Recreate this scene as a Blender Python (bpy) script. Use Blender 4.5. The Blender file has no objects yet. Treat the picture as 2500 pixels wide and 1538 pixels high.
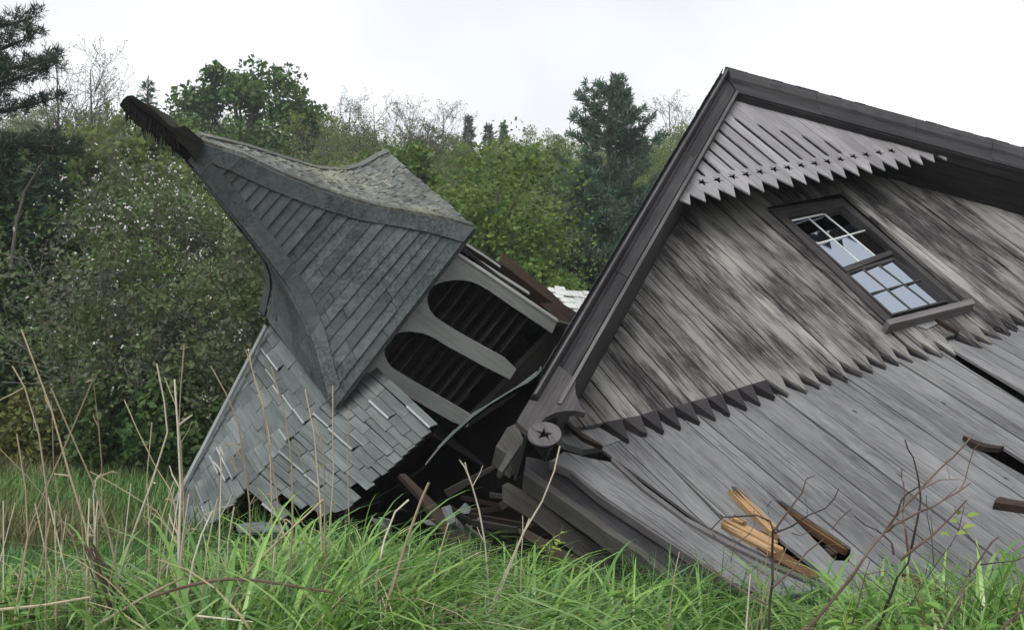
import bpy, bmesh, math, random
import numpy as np
from mathutils import Matrix, Vector
rad = math.radians
RS = np.random.RandomState(7)
random.seed(7)
S = bpy.context.scene
COL = S.collection

# ------------------------------------------------------------------ camera, sky, sun, exposure
F, CX, CY = 2681.0, 1250.0, 769.0          # focal length and centre, in pixels of the 2500 px wide photo
PITCH, CAMH = rad(4.2), 1.4
cam = bpy.data.objects.new('camera', bpy.data.cameras.new('camera'))
COL.objects.link(cam)
cam.location = (0, 0, CAMH)
cam.rotation_euler = (rad(90) + PITCH, 0, 0)
cam.data.sensor_width = 36.0
cam.data.lens = 36.0 * F / 2500.0
cam.data.clip_end = 2000
S.camera = cam

world = bpy.data.worlds.new('World')
S.world = world
world.use_nodes = True
wn, wl = world.node_tree.nodes, world.node_tree.links
bg = wn['Background']
sky = wn.new('ShaderNodeTexSky')
sky.sky_type = 'NISHITA'
sky.sun_disc = False
sky.sun_elevation = rad(48)
sky.sun_rotation = rad(200)
sky.air_density = 1.0
sky.dust_density = 3.0
hs = wn.new('ShaderNodeHueSaturation')       # overcast: cloud takes most of the blue out
hs.inputs['Saturation'].default_value = 0.12
hs.inputs['Value'].default_value = 1.30
wl.new(sky.outputs[0], hs.inputs['Color'])
tcw = wn.new('ShaderNodeTexCoord')
nz = wn.new('ShaderNodeTexNoise'); nz.inputs['Scale'].default_value = 2.2; nz.inputs['Detail'].default_value = 4
wl.new(tcw.outputs['Generated'], nz.inputs['Vector'])
mr = wn.new('ShaderNodeMapRange')
mr.inputs[1].default_value = 0.3; mr.inputs[2].default_value = 0.7
mr.inputs[3].default_value = 0.74; mr.inputs[4].default_value = 1.18
wl.new(nz.outputs[0], mr.inputs[0])
mm = wn.new('ShaderNodeVectorMath'); mm.operation = 'SCALE'
wl.new(hs.outputs[0], mm.inputs[0]); wl.new(mr.outputs[0], mm.inputs['Scale'])
wl.new(mm.outputs[0], bg.inputs['Color'])
bg.inputs['Strength'].default_value = 0.15

sun = bpy.data.objects.new('sun', bpy.data.lights.new('sun', 'SUN'))
COL.objects.link(sun)
sun.data.energy = 0.7
sun.data.angle = rad(40)
sun.data.color = (1.0, 0.97, 0.92)
sun.rotation_euler = (rad(42), 0, rad(-20))
S.view_settings.view_transform = 'Standard'
S.view_settings.look = 'None'
S.view_settings.exposure = 0.55
S.view_settings.gamma = 1.0
HAZE = 0.0009

# ------------------------------------------------------------------ picture measurements to places in the world
sp, cp = math.sin(PITCH), math.cos(PITCH)
def c2w(v):                                  # (right, up, depth) of the photographer to world
    x, y, z = v
    return np.array([x, cp * z - sp * y, CAMH + sp * z + cp * y])
def d2w(v):
    x, y, z = v
    return np.array([x, cp * z - sp * y, sp * z + cp * y])
def ray(x, y):
    return d2w(((x - CX) / F, (CY - y) / F, 1.0))
EYE = np.array([0, 0, CAMH])
def at(x, y, z):
    return EYE + ray(x, y) * z
class Frame:
    def __init__(s, o, e1, e2, e3):
        n = lambda v: v / np.linalg.norm(v)
        s.o, s.e3, s.e2 = np.array(o), n(e3), n(e2)
        s.e1 = n(e1)
    def w(s, a, b, c):
        return s.o + a * s.e1 + b * s.e2 + c * s.e3
    def pix(s, x, y, c=0.0):                 # where a measured sight line meets the plane at height c
        r = ray(x, y)
        t = ((s.o + c * s.e3 - EYE) @ s.e3) / (r @ s.e3)
        p = EYE + r * t - s.o
        return np.array([p @ s.e1, p @ s.e2])
    def path(s, pts, c=0.0):
        return [s.pix(x, y, c) for x, y in pts]

# ------------------------------------------------------------------ mesh building
class MB:
    def __init__(s):
        s.v, s.f, s.t, s.r = [], [], [], []
    def face(s, pts, tc=None, r=0.5):
        i = len(s.v)
        for k, p in enumerate(pts):
            s.v.append(tuple(p)); s.t.append(tuple(tc[k]) if tc is not None else (p[0], p[1], p[2]))
        s.f.append(tuple(range(i, i + len(pts)))); s.r.append(r)
    def prism(s, fr, poly, c0, c1, r=None, along=None, skew=0.0):
        """a flat piece of any outline with thickness c0..c1; along = grain direction in (a,b)"""
        if r is None: r = random.random()
        poly = [np.asarray(p, float) for p in poly]
        ar = sum(poly[i][0] * poly[(i + 1) % len(poly)][1] - poly[(i + 1) % len(poly)][0] * poly[i][1] for i in range(len(poly)))
        if abs(ar) < 1e-6: return
        if ar < 0: poly = poly[::-1]
        g = np.array(along if along is not None else (0, 1), float); g /= np.linalg.norm(g)
        x = np.array([-g[1], g[0]])
        off = r * 53.7
        T = [(p @ g + off, p @ x + off, off) for p in poly]
        top = [fr.w(p[0], p[1], c1) for p in poly]
        bot = [fr.w(p[0], p[1], c0) for p in poly]
        n = len(poly); i = len(s.v)
        s.v += [tuple(p) for p in top] + [tuple(p) for p in bot]; s.t += T + [(a, b + (c1 - c0), c) for a, b, c in T]
        s.f.append(tuple(range(i, i + n))); s.f.append(tuple(range(i + 2 * n - 1, i + n - 1, -1)))
        for k in range(n):
            k2 = (k + 1) % n
            s.f.append((i + k, i + n + k, i + n + k2, i + k2))
        s.r += [r] * (n + 2)
    def hex(s, P, r=None, u=0):
        """box from 8 corners: 4 of one end, 4 of the other"""
        if r is None: r = random.random()
        P = [np.asarray(p) for p in P]
        L = np.linalg.norm(P[4] - P[0]); off = r * 31.3
        d1 = np.linalg.norm(P[1] - P[0]); d2 = np.linalg.norm(P[3] - P[0])
        T = [(off, off, off), (off, off + d1, off), (off, off + d1 + d2, off), (off, off - d2, off)]
        i = len(s.v); s.v += [tuple(p) for p in P]; s.t += T + [(a + L, b, c) for a, b, c in T]
        for q in ((0, 3, 2, 1), (4, 5, 6, 7), (0, 1, 5, 4), (1, 2, 6, 5), (2, 3, 7, 6), (3, 0, 4, 7)):
            s.f.append(tuple(i + k for k in q)); s.r.append(r)
    def tube(s, pts, rads, n=6, r=None):
        if r is None: r = random.random()
        pts = [np.asarray(p, float) for p in pts]
        i0 = len(s.v); L = 0.0; up = np.array([0.31, 0.17, 0.93])
        for k, p in enumerate(pts):
            d = pts[min(k + 1, len(pts) - 1)] - pts[max(k - 1, 0)]
            d = d / (np.linalg.norm(d) + 1e-9)
            u = np.cross(d, up)
            if np.linalg.norm(u) < 0.1: u = np.cross(d, np.array([1.0, 0, 0]))
            u /= np.linalg.norm(u); w = np.cross(u, d)
            if k: L += np.linalg.norm(p - pts[k - 1])
            for j in range(n):
                a = 2 * math.pi * j / n
                s.v.append(tuple(p + rads[k] * (math.cos(a) * u + math.sin(a) * w)))
                s.t.append((L + r * 9, a * rads[k] + r * 9, r * 9))
        for k in range(len(pts) - 1):
            for j in range(n):
                a, b = i0 + k * n + j, i0 + k * n + (j + 1) % n
                s.f.append((a, b, b + n, a + n)); s.r.append(r)
        e = i0 + (len(pts) - 1) * n
        s.f.append(tuple(range(e, e + n))); s.r.append(r)
        s.f.append(tuple(range(i0 + n - 1, i0 - 1, -1))); s.r.append(r)
    def build(s, name, mat, parent=None, smooth=False, fix=True):
        me = bpy.data.meshes.new(name)
        me.from_pydata(s.v, [], s.f)
        a = me.attributes.new('tc', 'FLOAT_VECTOR', 'POINT'); a.data.foreach_set('vector', np.array(s.t, 'f').ravel())
        a = me.attributes.new('rnd', 'FLOAT', 'FACE'); a.data.foreach_set('value', np.array(s.r, 'f'))
        me.validate()
        if fix:
            bm = bmesh.new(); bm.from_mesh(me); bmesh.ops.recalc_face_normals(bm, faces=bm.faces); bm.to_mesh(me); bm.free()
        if smooth:
            me.polygons.foreach_set('use_smooth', [True] * len(me.polygons))
        me.materials.append(mat)
        return link(name, me, parent)

def link(name, data, parent=None):
    o = bpy.data.objects.new(name, data); COL.objects.link(o)
    if parent is not None:
        o.parent = parent
        if data is not None and not parent.get('local'):
            # vertices were built in world space: shift them to the thing's own origin
            base = parent.location if parent.parent is None else parent.parent.location
            data.transform(Matrix.Translation(-base))
    return o
def tag(o, label=None, cat=None, group=None, kind=None):
    if label: o['label'] = label
    if cat: o['category'] = cat
    if group: o['group'] = group
    if kind: o['kind'] = kind
    return o
def thing(name, label, cat, loc, group=None, local=False):
    o = bpy.data.objects.new(name, None); COL.objects.link(o)
    o.location = tuple(loc); o.empty_display_size = 0.2
    if local: o['local'] = 1
    return tag(o, label, cat, group)
def own_origin(o):                            # one-mesh thing: origin at its lowest point
    me = o.data; n = len(me.vertices); co = np.empty(n * 3, 'f'); me.vertices.foreach_get('co', co); co = co.reshape(-1, 3)
    p = co[co[:, 2].argmin()]
    me.transform(Matrix.Translation(-Vector([float(q) for q in p])))
    o.location = [float(q) for q in p]
    return o
def bulk(name, V, mat, parent=None, rnd=None, tc=None, smooth=False):
    """V: (n, k, 3) independent k-gons"""
    n, k, _ = V.shape
    me = bpy.data.meshes.new(name)
    me.vertices.add(n * k); me.vertices.foreach_set('co', V.astype('f').ravel())
    me.loops.add(n * k); me.loops.foreach_set('vertex_index', np.arange(n * k, dtype='i'))
    me.polygons.add(n); me.polygons.foreach_set('loop_start', np.arange(0, n * k, k, dtype='i'))
    me.update(calc_edges=True)
    if rnd is None: rnd = RS.rand(n)
    a = me.attributes.new('rnd', 'FLOAT', 'FACE'); a.data.foreach_set('value', rnd.astype('f'))
    if tc is not None:
        a = me.attributes.new('tc', 'FLOAT_VECTOR', 'POINT'); a.data.foreach_set('vector', tc.astype('f').ravel())
    if smooth: me.polygons.foreach_set('use_smooth', [True] * n)
    me.materials.append(mat)
    return link(name, me, parent)
def clip(poly, p, n):                         # keep the side where (x-p).n >= 0
    out = []
    for i in range(len(poly)):
        a, b = np.asarray(poly[i], float), np.asarray(poly[(i + 1) % len(poly)], float)
        da, db = (a - p) @ n, (b - p) @ n
        if da >= 0: out.append(a)
        if da * db < 0: out.append(a + (b - a) * da / (da - db))
    return out
def cut(polys, hole):                         # take a convex hole out of convex pieces
    hole = [np.asarray(h, float) for h in hole]
    ar = sum(hole[i][0] * hole[(i + 1) % len(hole)][1] - hole[(i + 1) % len(hole)][0] * hole[i][1] for i in range(len(hole)))
    if ar < 0: hole = hole[::-1]
    res = []
    for po in polys:
        rest = po
        for i in range(len(hole)):
            if len(rest) < 3: break
            p, q = hole[i], hole[(i + 1) % len(hole)]; e = q - p; n = np.array([-e[1], e[0]])
            o = clip(rest, p, -n)
            if len(o) >= 3: res.append(o)
            rest = clip(rest, p, n)
    return res
def interp(path, a):
    p = sorted([tuple(q) for q in path]); xs = [q[0] for q in p]; ys = [q[1] for q in p]
    if a < xs[0]: return ys[0] + (a - xs[0]) * (ys[1] - ys[0]) / (xs[1] - xs[0])
    if a > xs[-1]: return ys[-1] + (a - xs[-1]) * (ys[-1] - ys[-2]) / (xs[-1] - xs[-2])
    return float(np.interp(a, xs, ys))

# ------------------------------------------------------------------ materials
def newmat(name):
    m = bpy.data.materials.new(name); m.use_nodes = True
    nt = m.node_tree; b = nt.nodes['Principled BSDF']
    return m, nt.nodes, nt.links, b
def attr(nd, name):
    a = nd.new('ShaderNodeAttribute'); a.attribute_name = name; return a
def noise(nd, ln, vec, scale, detail=4, rough=0.6, mapping=None):
    if mapping is not None:
        mp = nd.new('ShaderNodeMapping'); mp.inputs['Scale'].default_value = mapping
        ln.new(vec, mp.inputs['Vector']); vec = mp.outputs[0]
    n = nd.new('ShaderNodeTexNoise'); n.inputs['Scale'].default_value = scale
    n.inputs['Detail'].default_value = detail; n.inputs['Roughness'].default_value = rough
    ln.new(vec, n.inputs['Vector']); return n.outputs['Fac']
def rng(nd, ln, val, a, b, c=0.0, d=1.0):
    m = nd.new('ShaderNodeMapRange'); ln.new(val, m.inputs[0])
    for i, x in enumerate((a, b, c, d)): m.inputs[i + 1].default_value = x
    return m.outputs[0]
def mix(nd, ln, fac, A, B, mode='MIX'):
    m = nd.new('ShaderNodeMix'); m.data_type = 'RGBA'; m.blend_type = mode
    for sock, v in ((0, fac), (6, A), (7, B)):
        if isinstance(v, (int, float)): m.inputs[sock].default_value = v
        elif isinstance(v, tuple): m.inputs[sock].default_value = (*v, 1.0)
        else: ln.new(v, m.inputs[sock])
    return m.outputs[2]
KW, KL = 0.78, 1.12
def dim(c, k=None): return tuple(x * (KW if k is None else k) for x in c)
def wood(name, light, dark, stain, stain_amt=0.5, grain=1.0, rough=0.75, board=0.35, third=None, spec=0.25, stretch=1.0):
    light, dark, stain = dim(light), dim(dark), dim(stain); third = dim(third) if third else None
    m, nd, ln, b = newmat(name)
    tc = attr(nd, 'tc').outputs['Vector']; rn = attr(nd, 'rnd').outputs['Fac']
    g1 = noise(nd, ln, tc, 1.0, 6, 0.65, (1.1 * stretch, 34, 1))
    g2 = noise(nd, ln, tc, 1.0, 3, 0.6, (5 * stretch, 150, 1))
    st = noise(nd, ln, tc, 1.0, 5, 0.6, (0.9 * stretch, 5.5, 0.6))
    pt = noise(nd, ln, nd.new('ShaderNodeTexCoord').outputs['Object'], 0.9, 5, 0.6)
    c = mix(nd, ln, rng(nd, ln, g1, 0.34, 0.66), dark, light)
    if third: c = mix(nd, ln, rng(nd, ln, noise(nd, ln, tc, 1.0, 3, 0.5, (0.7, 4, 0.5)), 0.5, 0.68, 0, 0.75), c, third)
    k = nd.new('ShaderNodeMath'); k.operation = 'ADD'; ln.new(st, k.inputs[0]); ln.new(pt, k.inputs[1])
    fb_ = noise(nd, ln, tc, 1.0, 5, 0.75, (2.2 * stretch, 60, 1))
    k2 = nd.new('ShaderNodeMath'); k2.operation = 'MULTIPLY_ADD'; ln.new(fb_, k2.inputs[0]); k2.inputs[1].default_value = 0.9; ln.new(k.outputs[0], k2.inputs[2])
    c = mix(nd, ln, rng(nd, ln, k2.outputs[0], 1.40, 1.60, 0.0, stain_amt), c, stain)
    c = mix(nd, ln, rng(nd, ln, fb_, 0.56, 0.70, 0.0, 0.38 * grain), c, tuple(min(x * 1.55, 1) for x in light))
    c = mix(nd, ln, rng(nd, ln, g2, 0.44, 0.33, 0.0, 0.75 * grain), c, tuple(x * 0.4 for x in stain))
    c = mix(nd, ln, 1.0, c, rngc(nd, ln, rn, 1 - board, 1 + board * 0.6), 'MULTIPLY')
    ln.new(c, b.inputs['Base Color'])
    b.inputs['Roughness'].default_value = rough
    b.inputs['Specular IOR Level'].default_value = spec
    bp = nd.new('ShaderNodeBump'); bp.inputs['Strength'].default_value = 0.5 * grain; bp.inputs['Distance'].default_value = 0.006
    ln.new(g1, bp.inputs['Height']); ln.new(bp.outputs[0], b.inputs['Normal'])
    return m
def weathered(name, pale, mid, dark, lo=.30, me_=.46, hi=.66, board=.25, knots=0.0, patch=(0.8, 1.5), amt=1.0, crack=.8, fbw=.8):
    m, nd, ln, b = newmat(name)
    tc = attr(nd, 'tc').outputs['Vector']; rn = attr(nd, 'rnd').outputs['Fac']
    sx = nd.new('ShaderNodeSeparateXYZ'); ln.new(tc, sx.inputs[0])
    cx_ = nd.new('ShaderNodeCombineXYZ')
    for i in range(2):
        sb = nd.new('ShaderNodeMath'); sb.operation = 'SUBTRACT'; ln.new(sx.outputs[i], sb.inputs[0]); ln.new(sx.outputs[2], sb.inputs[1]); ln.new(sb.outputs[0], cx_.inputs[i])
    def add(a, b_, k):
        q = nd.new('ShaderNodeMath'); q.operation = 'MULTIPLY_ADD'; ln.new(a, q.inputs[0]); q.inputs[1].default_value = k
        if isinstance(b_, float): q.inputs[2].default_value = b_
        else: ln.new(b_, q.inputs[2])
        return q.outputs[0]
    pa = noise(nd, ln, cx_.outputs[0], 1.0, 4, 0.55, (patch[0], patch[1], 1)); st = noise(nd, ln, tc, 1.0, 4, 0.6, (1.4, 7, .6))
    fb = noise(nd, ln, tc, 1.0, 7, 0.72, (2.2, 36, 1)); fn = noise(nd, ln, tc, 1.0, 3, 0.6, (6, 170, 1)); cr = noise(nd, ln, tc, 1.0, 2, 0.5, (1.3, 55, 1))
    v = add(fb, add(st, add(pa, 0.0, 1.6 * amt), .9 * amt), fbw * amt)
    mean = (.8 + .45 + fbw * .5) * amt
    t = rng(nd, ln, v, mean - .42, mean + .42)
    ra = nd.new('ShaderNodeValToRGB'); ra.color_ramp.elements[0].position = lo; ra.color_ramp.elements[1].position = hi
    ra.color_ramp.elements[0].color = (*dim(pale), 1); ra.color_ramp.elements[1].color = (*dim(dark), 1)
    e = ra.color_ramp.elements.new(me_); e.color = (*dim(mid), 1); ln.new(t, ra.inputs[0])
    c = mix(nd, ln, rng(nd, ln, fn, .50, .62, 0, .45), ra.outputs[0], dim(tuple(x * 1.5 for x in pale)))
    c = mix(nd, ln, rng(nd, ln, cr, .385, .345, 0, crack), c, dim(tuple(x * .3 for x in dark)))
    if knots:
        vo = nd.new('ShaderNodeTexVoronoi'); mp = nd.new('ShaderNodeMapping'); mp.inputs['Scale'].default_value = (1.5, 3.2, 1); ln.new(tc, mp.inputs['Vector']); ln.new(mp.outputs[0], vo.inputs['Vector']); vo.inputs['Scale'].default_value = 1.0
        c = mix(nd, ln, rng(nd, ln, vo.outputs['Distance'], .045, .03, 0, knots), c, dim((.03, .028, .028)))
    c = mix(nd, ln, 1.0, c, rngc(nd, ln, rn, 1 - board, 1 + board), 'MULTIPLY')
    ln.new(c, b.inputs['Base Color']); b.inputs['Roughness'].default_value = .8; b.inputs['Specular IOR Level'].default_value = .18
    bp = nd.new('ShaderNodeBump'); bp.inputs['Strength'].default_value = .6; bp.inputs['Distance'].default_value = .006; ln.new(fb, bp.inputs['Height']); ln.new(bp.outputs[0], b.inputs['Normal'])
    return m
def rngc(nd, ln, val, c, d):
    v = rng(nd, ln, val, 0, 1, c, d)
    x = nd.new('ShaderNodeCombineXYZ')
    for i in range(3): ln.new(v, x.inputs[i])
    return x.outputs[0]
def mottled(name, a, bcol, spots, scale=9.0, spot_amt=0.6, board=0.25, rough=0.85, fine=60.0):
    a, bcol, spots = dim(a), dim(bcol), dim(spots)
    m, nd, ln, b = newmat(name)
    oc = nd.new('ShaderNodeTexCoord').outputs['Object']; rn = attr(nd, 'rnd').outputs['Fac']
    n1 = noise(nd, ln, oc, scale, 8, 0.7); n2 = noise(nd, ln, oc, fine, 4, 0.6); n3 = noise(nd, ln, oc, 1.3, 4, 0.6)
    c = mix(nd, ln, rng(nd, ln, n1, 0.35, 0.65), a, bcol)
    k = nd.new('ShaderNodeMath'); k.operation = 'ADD'; ln.new(n2, k.inputs[0]); ln.new(n3, k.inputs[1])
    c = mix(nd, ln, rng(nd, ln, k.outputs[0], 0.98, 1.18, 0, spot_amt), c, spots)
    c = mix(nd, ln, 1.0, c, rngc(nd, ln, rn, 1 - board, 1 + board), 'MULTIPLY')
    ln.new(c, b.inputs['Base Color']); b.inputs['Roughness'].default_value = rough; b.inputs['Specular IOR Level'].default_value = 0.2
    bp = nd.new('ShaderNodeBump'); bp.inputs['Strength'].default_value = 0.5; bp.inputs['Distance'].default_value = 0.01
    ln.new(n2, bp.inputs['Height']); ln.new(bp.outputs[0], b.inputs['Normal'])
    return m
def leaf(name, c1, c2, trans=0.35, rough=0.5, spec=0.3, patch=None, ps=0.6, objvar=0.25):
    c1, c2 = dim(c1, KL), dim(c2, KL); patch = dim(patch, KL) if patch else None
    m, nd, ln, b = newmat(name)
    rn = attr(nd, 'rnd').outputs['Fac']
    c = mix(nd, ln, rn, c1, c2)
    oc = nd.new('ShaderNodeTexCoord').outputs['Object']
    if patch: c = mix(nd, ln, rng(nd, ln, noise(nd, ln, oc, ps, 3), 0.45, 0.62), c, patch)
    oi = nd.new('ShaderNodeObjectInfo')
    c = mix(nd, ln, 1.0, c, rngc(nd, ln, oi.outputs['Random'], 1 - objvar, 1 + objvar), 'MULTIPLY')
    ln.new(c, b.inputs['Base Color']); b.inputs['Roughness'].default_value = rough; b.inputs['Specular IOR Level'].default_value = spec
    if trans > 0:
        t = nd.new('ShaderNodeBsdfTranslucent'); ln.new(c, t.inputs['Color'])
        ms = nd.new('ShaderNodeMixShader'); ms.inputs[0].default_value = trans
        ln.new(b.outputs[0], ms.inputs[1]); ln.new(t.outputs[0], ms.inputs[2])
        ln.new(ms.outputs[0], nd['Material Output'].inputs['Surface'])
    return m

M = {}
M['upper'] = weathered('weathered_upper_boards', (0.225, 0.219, 0.206), (0.128, 0.120, 0.113), (0.022, 0.019, 0.021), .29, .45, .63, knots=.6, patch=(.7, 1.2), fbw=.75, board=.24)
M['lower'] = weathered('grey_lower_boards', (0.205, 0.207, 0.210), (0.142, 0.144, 0.149), (0.060, 0.060, 0.066), .2, .5, .9, .2, .9, (0.5, 1.0), .8, .6, fbw=.7)
M['ped'] = wood('pale_pediment_boards', (0.315, 0.31, 0.325), (0.205, 0.20, 0.21), (0.13, 0.12, 0.122), 0.5, 0.7, board=0.15)
M['trim'] = wood('dark_trim', (0.052, 0.050, 0.054), (0.017, 0.017, 0.019), (0.008, 0.008, 0.010), 0.75, 1.0, rough=0.55, board=0.2, spec=0.3)
M['bracket'] = wood('skylit_bracket', (0.098, 0.090, 0.094), (0.048, 0.044, 0.047), (0.03, 0.028, 0.032), 0.7, 0.8)  # paler than the rake trim: skylight on the bracket is painted in
M['lip'] = wood('pale_trim_edge', (0.165, 0.155, 0.155), (0.10, 0.092, 0.094), (0.03, 0.027, 0.03), 0.5, 0.6)
M['tip'] = wood('stained_tips_shade_edges', (0.046, 0.041, 0.045), (0.026, 0.023, 0.027), (0.014, 0.012, 0.015), 0.5, 0.5)
M['beam'] = wood('old_beam', (0.092, 0.084, 0.068), (0.046, 0.042, 0.034), (0.022, 0.020, 0.016), 0.6)
M['brown'] = wood('brown_plank', (0.060, 0.038, 0.026), (0.030, 0.020, 0.015), (0.012, 0.010, 0.009), 0.5)
M['split'] = wood('fresh_split_wood', (0.50, 0.335, 0.175), (0.28, 0.165, 0.078), (0.10, 0.055, 0.03), 0.55, 1.2, board=0.35)
M['splitold'] = wood('browned_split_wood', (0.17, 0.088, 0.038), (0.085, 0.045, 0.022), (0.03, 0.018, 0.012), 0.6, 1.0)
M['dark'] = wood('shade_black_wood', (0.011, 0.010, 0.009), (0.006, 0.005, 0.005), (0.003, 0.003, 0.003), 0.5, 0.4, spec=0.0, rough=1.0)  # near-black albedo paints shade into the wood behind openings and in the hollow
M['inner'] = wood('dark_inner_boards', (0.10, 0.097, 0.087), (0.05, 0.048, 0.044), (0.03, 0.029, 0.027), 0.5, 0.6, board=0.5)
M['paint'] = wood('faded_paint_skylit_shingle', (0.68, 0.71, 0.68), (0.56, 0.585, 0.56), (0.30, 0.305, 0.295), 0.4, 0.3, board=0.1)
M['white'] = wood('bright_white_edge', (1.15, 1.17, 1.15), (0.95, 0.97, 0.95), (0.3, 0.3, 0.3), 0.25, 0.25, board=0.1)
M['cupboards'] = mottled('cupola_roof_boards', (0.070, 0.088, 0.092), (0.122, 0.136, 0.138), (0.028, 0.040, 0.043), 10, 0.7, 0.22, fine=34)
M['cuptrim'] = mottled('cupola_hip_boards', (0.070, 0.088, 0.092), (0.126, 0.140, 0.142), (0.028, 0.040, 0.043), 11, 0.75, 0.16, fine=34)
M['cupmoss'] = mottled('mossy_cupola_roof', (0.080, 0.090, 0.086), (0.140, 0.150, 0.138), (0.27, 0.27, 0.20), 16, 0.8, 0.35, 0.9, 30)
M['shingle'] = wood('grey_green_shingles', (0.172, 0.196, 0.192), (0.112, 0.132, 0.130), (0.052, 0.066, 0.066), 0.6, 0.5, board=0.26)
M['shinglebright'] = wood('pale_shingle_edges', (0.42, 0.46, 0.46), (0.30, 0.33, 0.33), (0.12, 0.13, 0.13), 0.4, 0.4)
M['tar'] = mottled('dark_roof_felt', (0.02, 0.023, 0.025), (0.035, 0.038, 0.04), (0.09, 0.1, 0.1), 8, 0.3)
M['finial'] = wood('rotten_finial_wood', (0.017, 0.017, 0.014), (0.008, 0.008, 0.007), (0.004, 0.004, 0.004), 0.6, 1.0, spec=.1)
M['stalk'] = wood('dry_stalk', (0.46, 0.39, 0.27), (0.30, 0.245, 0.165), (0.17, 0.12, 0.08), 0.5, 0.3, board=0.35)
M['stalkw'] = wood('bleached_stalk', (0.62, 0.57, 0.47), (0.46, 0.41, 0.33), (0.26, 0.21, 0.16), 0.4, 0.3, board=0.25)
M['stalkold'] = wood('old_brown_stalk', (0.13, 0.095, 0.065), (0.07, 0.05, 0.036), (0.03, 0.022, 0.018), 0.5, 0.5, board=.4)
M['twig'] = wood('red_brown_twig', (0.150, 0.092, 0.072), (0.085, 0.050, 0.042), (0.20, 0.17, 0.15), 0.45, 0.3, board=0.2)
M['twigdark'] = wood('dark_twig', (0.060, 0.042, 0.040), (0.035, 0.025, 0.025), (0.09, 0.08, 0.08), 0.4, 0.3)
M['bark'] = wood('bark', (0.085, 0.075, 0.062), (0.045, 0.040, 0.034), (0.02, 0.018, 0.016), 0.5, 1.0)
M['barkpale'] = wood('pale_bark', (0.150, 0.140, 0.122), (0.095, 0.088, 0.078), (0.05, 0.046, 0.04), 0.4, 0.6)

m, nd, ln, b = newmat('old_glass')
b.inputs['Base Color'].default_value = (0.58, 0.65, 0.74, 1); b.inputs['Metallic'].default_value = 1.0; b.inputs['Roughness'].default_value = 0.05
b.inputs['IOR'].default_value = 5.5; b.inputs['Specular IOR Level'].default_value = 0.5
M['glass'] = m
# ground: soil with thatch and moss
m, nd, ln, b = newmat('field_soil')
oc = nd.new('ShaderNodeTexCoord').outputs['Object']
c = mix(nd, ln, rng(nd, ln, noise(nd, ln, oc, 0.8, 8), 0.35, 0.65), (0.030, 0.040, 0.014), (0.055, 0.070, 0.022))
c = mix(nd, ln, rng(nd, ln, noise(nd, ln, oc, 6, 6), 0.5, 0.7), c, (0.060, 0.050, 0.028))
ln.new(c, b.inputs['Base Color']); b.inputs['Roughness'].default_value = 0.95
M['ground'] = m
m, nd, ln, b = newmat('shade_black_soil')
oc = nd.new('ShaderNodeTexCoord').outputs['Object']
ln.new(mix(nd, ln, noise(nd, ln, oc, 7, 6), (0.004, 0.004, 0.003), (0.011, 0.010, 0.008)), b.inputs['Base Color']); b.inputs['Specular IOR Level'].default_value = 0; b.inputs['Roughness'].default_value = 1  # soil colour blackened to paint in the shade under the wreck
M['soil'] = m

# ------------------------------------------------------------------ the collapsed barn: gable wall leaning far back
H_ = d2w((0.853, 0.187, 0.487)); U_ = d2w((-0.49, 0.61, 0.624)); N_ = d2w((0.18, 0.771, -0.612))
U_ = U_ - (U_ @ H_) / (H_ @ H_) * H_; N_ = np.cross(H_, U_); N_ = N_ if N_[2] > 0 else -N_
W0 = at(2115, 651, 10.5)
UF = Frame(W0, H_, U_, N_)
a0 = UF.pix(1770, 167); UF.o = UF.w(a0[0], a0[1], 0)          # origin at the gable tip
U2 = d2w((-0.473, 0.435, 0.767)); N2 = np.cross(H_, U2); N2 = N2 if N2[2] > 0 else -N2
q = UF.pix(1920, 935, -0.07)
LF = Frame(UF.w(q[0], q[1], -0.07), H_, U2, N2)
barn_loc = c2w((1.5, -1.2, 8.5)); barn_loc[2] = 0.0
barn = thing('collapsed_barn', 'collapsed weathered grey wooden barn, its gable wall leaning far back over the grass', 'barn', barn_loc)

# outlines
OUT_L = UF.path([(1768, 176), (1261, 1029)], .58); IN_L = UF.path([(1803, 228), (1406, 926)], .58)
OUT_R = UF.path([(1770, 167), (2500, 364)], .60);  IN_R = UF.path([(1803, 228), (2500, 416)], .58)
def line_at(l, t): return l[0] + (l[1] - l[0]) * t
def lineside(l, left):                         # half-plane towards the inside of the gable
    e = l[1] - l[0]; n = np.array([-e[1], e[0]]); n /= np.linalg.norm(n)
    return n if n[1] < 0 else -n
OUT_L0 = UF.path([(1768, 176), (1261, 1029)], .3); OUT_R0 = UF.path([(1770, 167), (2500, 364)], .3)
nL, nR = lineside(OUT_L, 1), lineside(OUT_R, 0)

# window, traced on the wall
def wz(x, y): return (1800 + x / 3.36, 450 + y / 3.36)
W_out = UF.path([wz(215, 190), wz(850, 70), wz(1860, 962), wz(1245, 1160)], 0.0)
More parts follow.
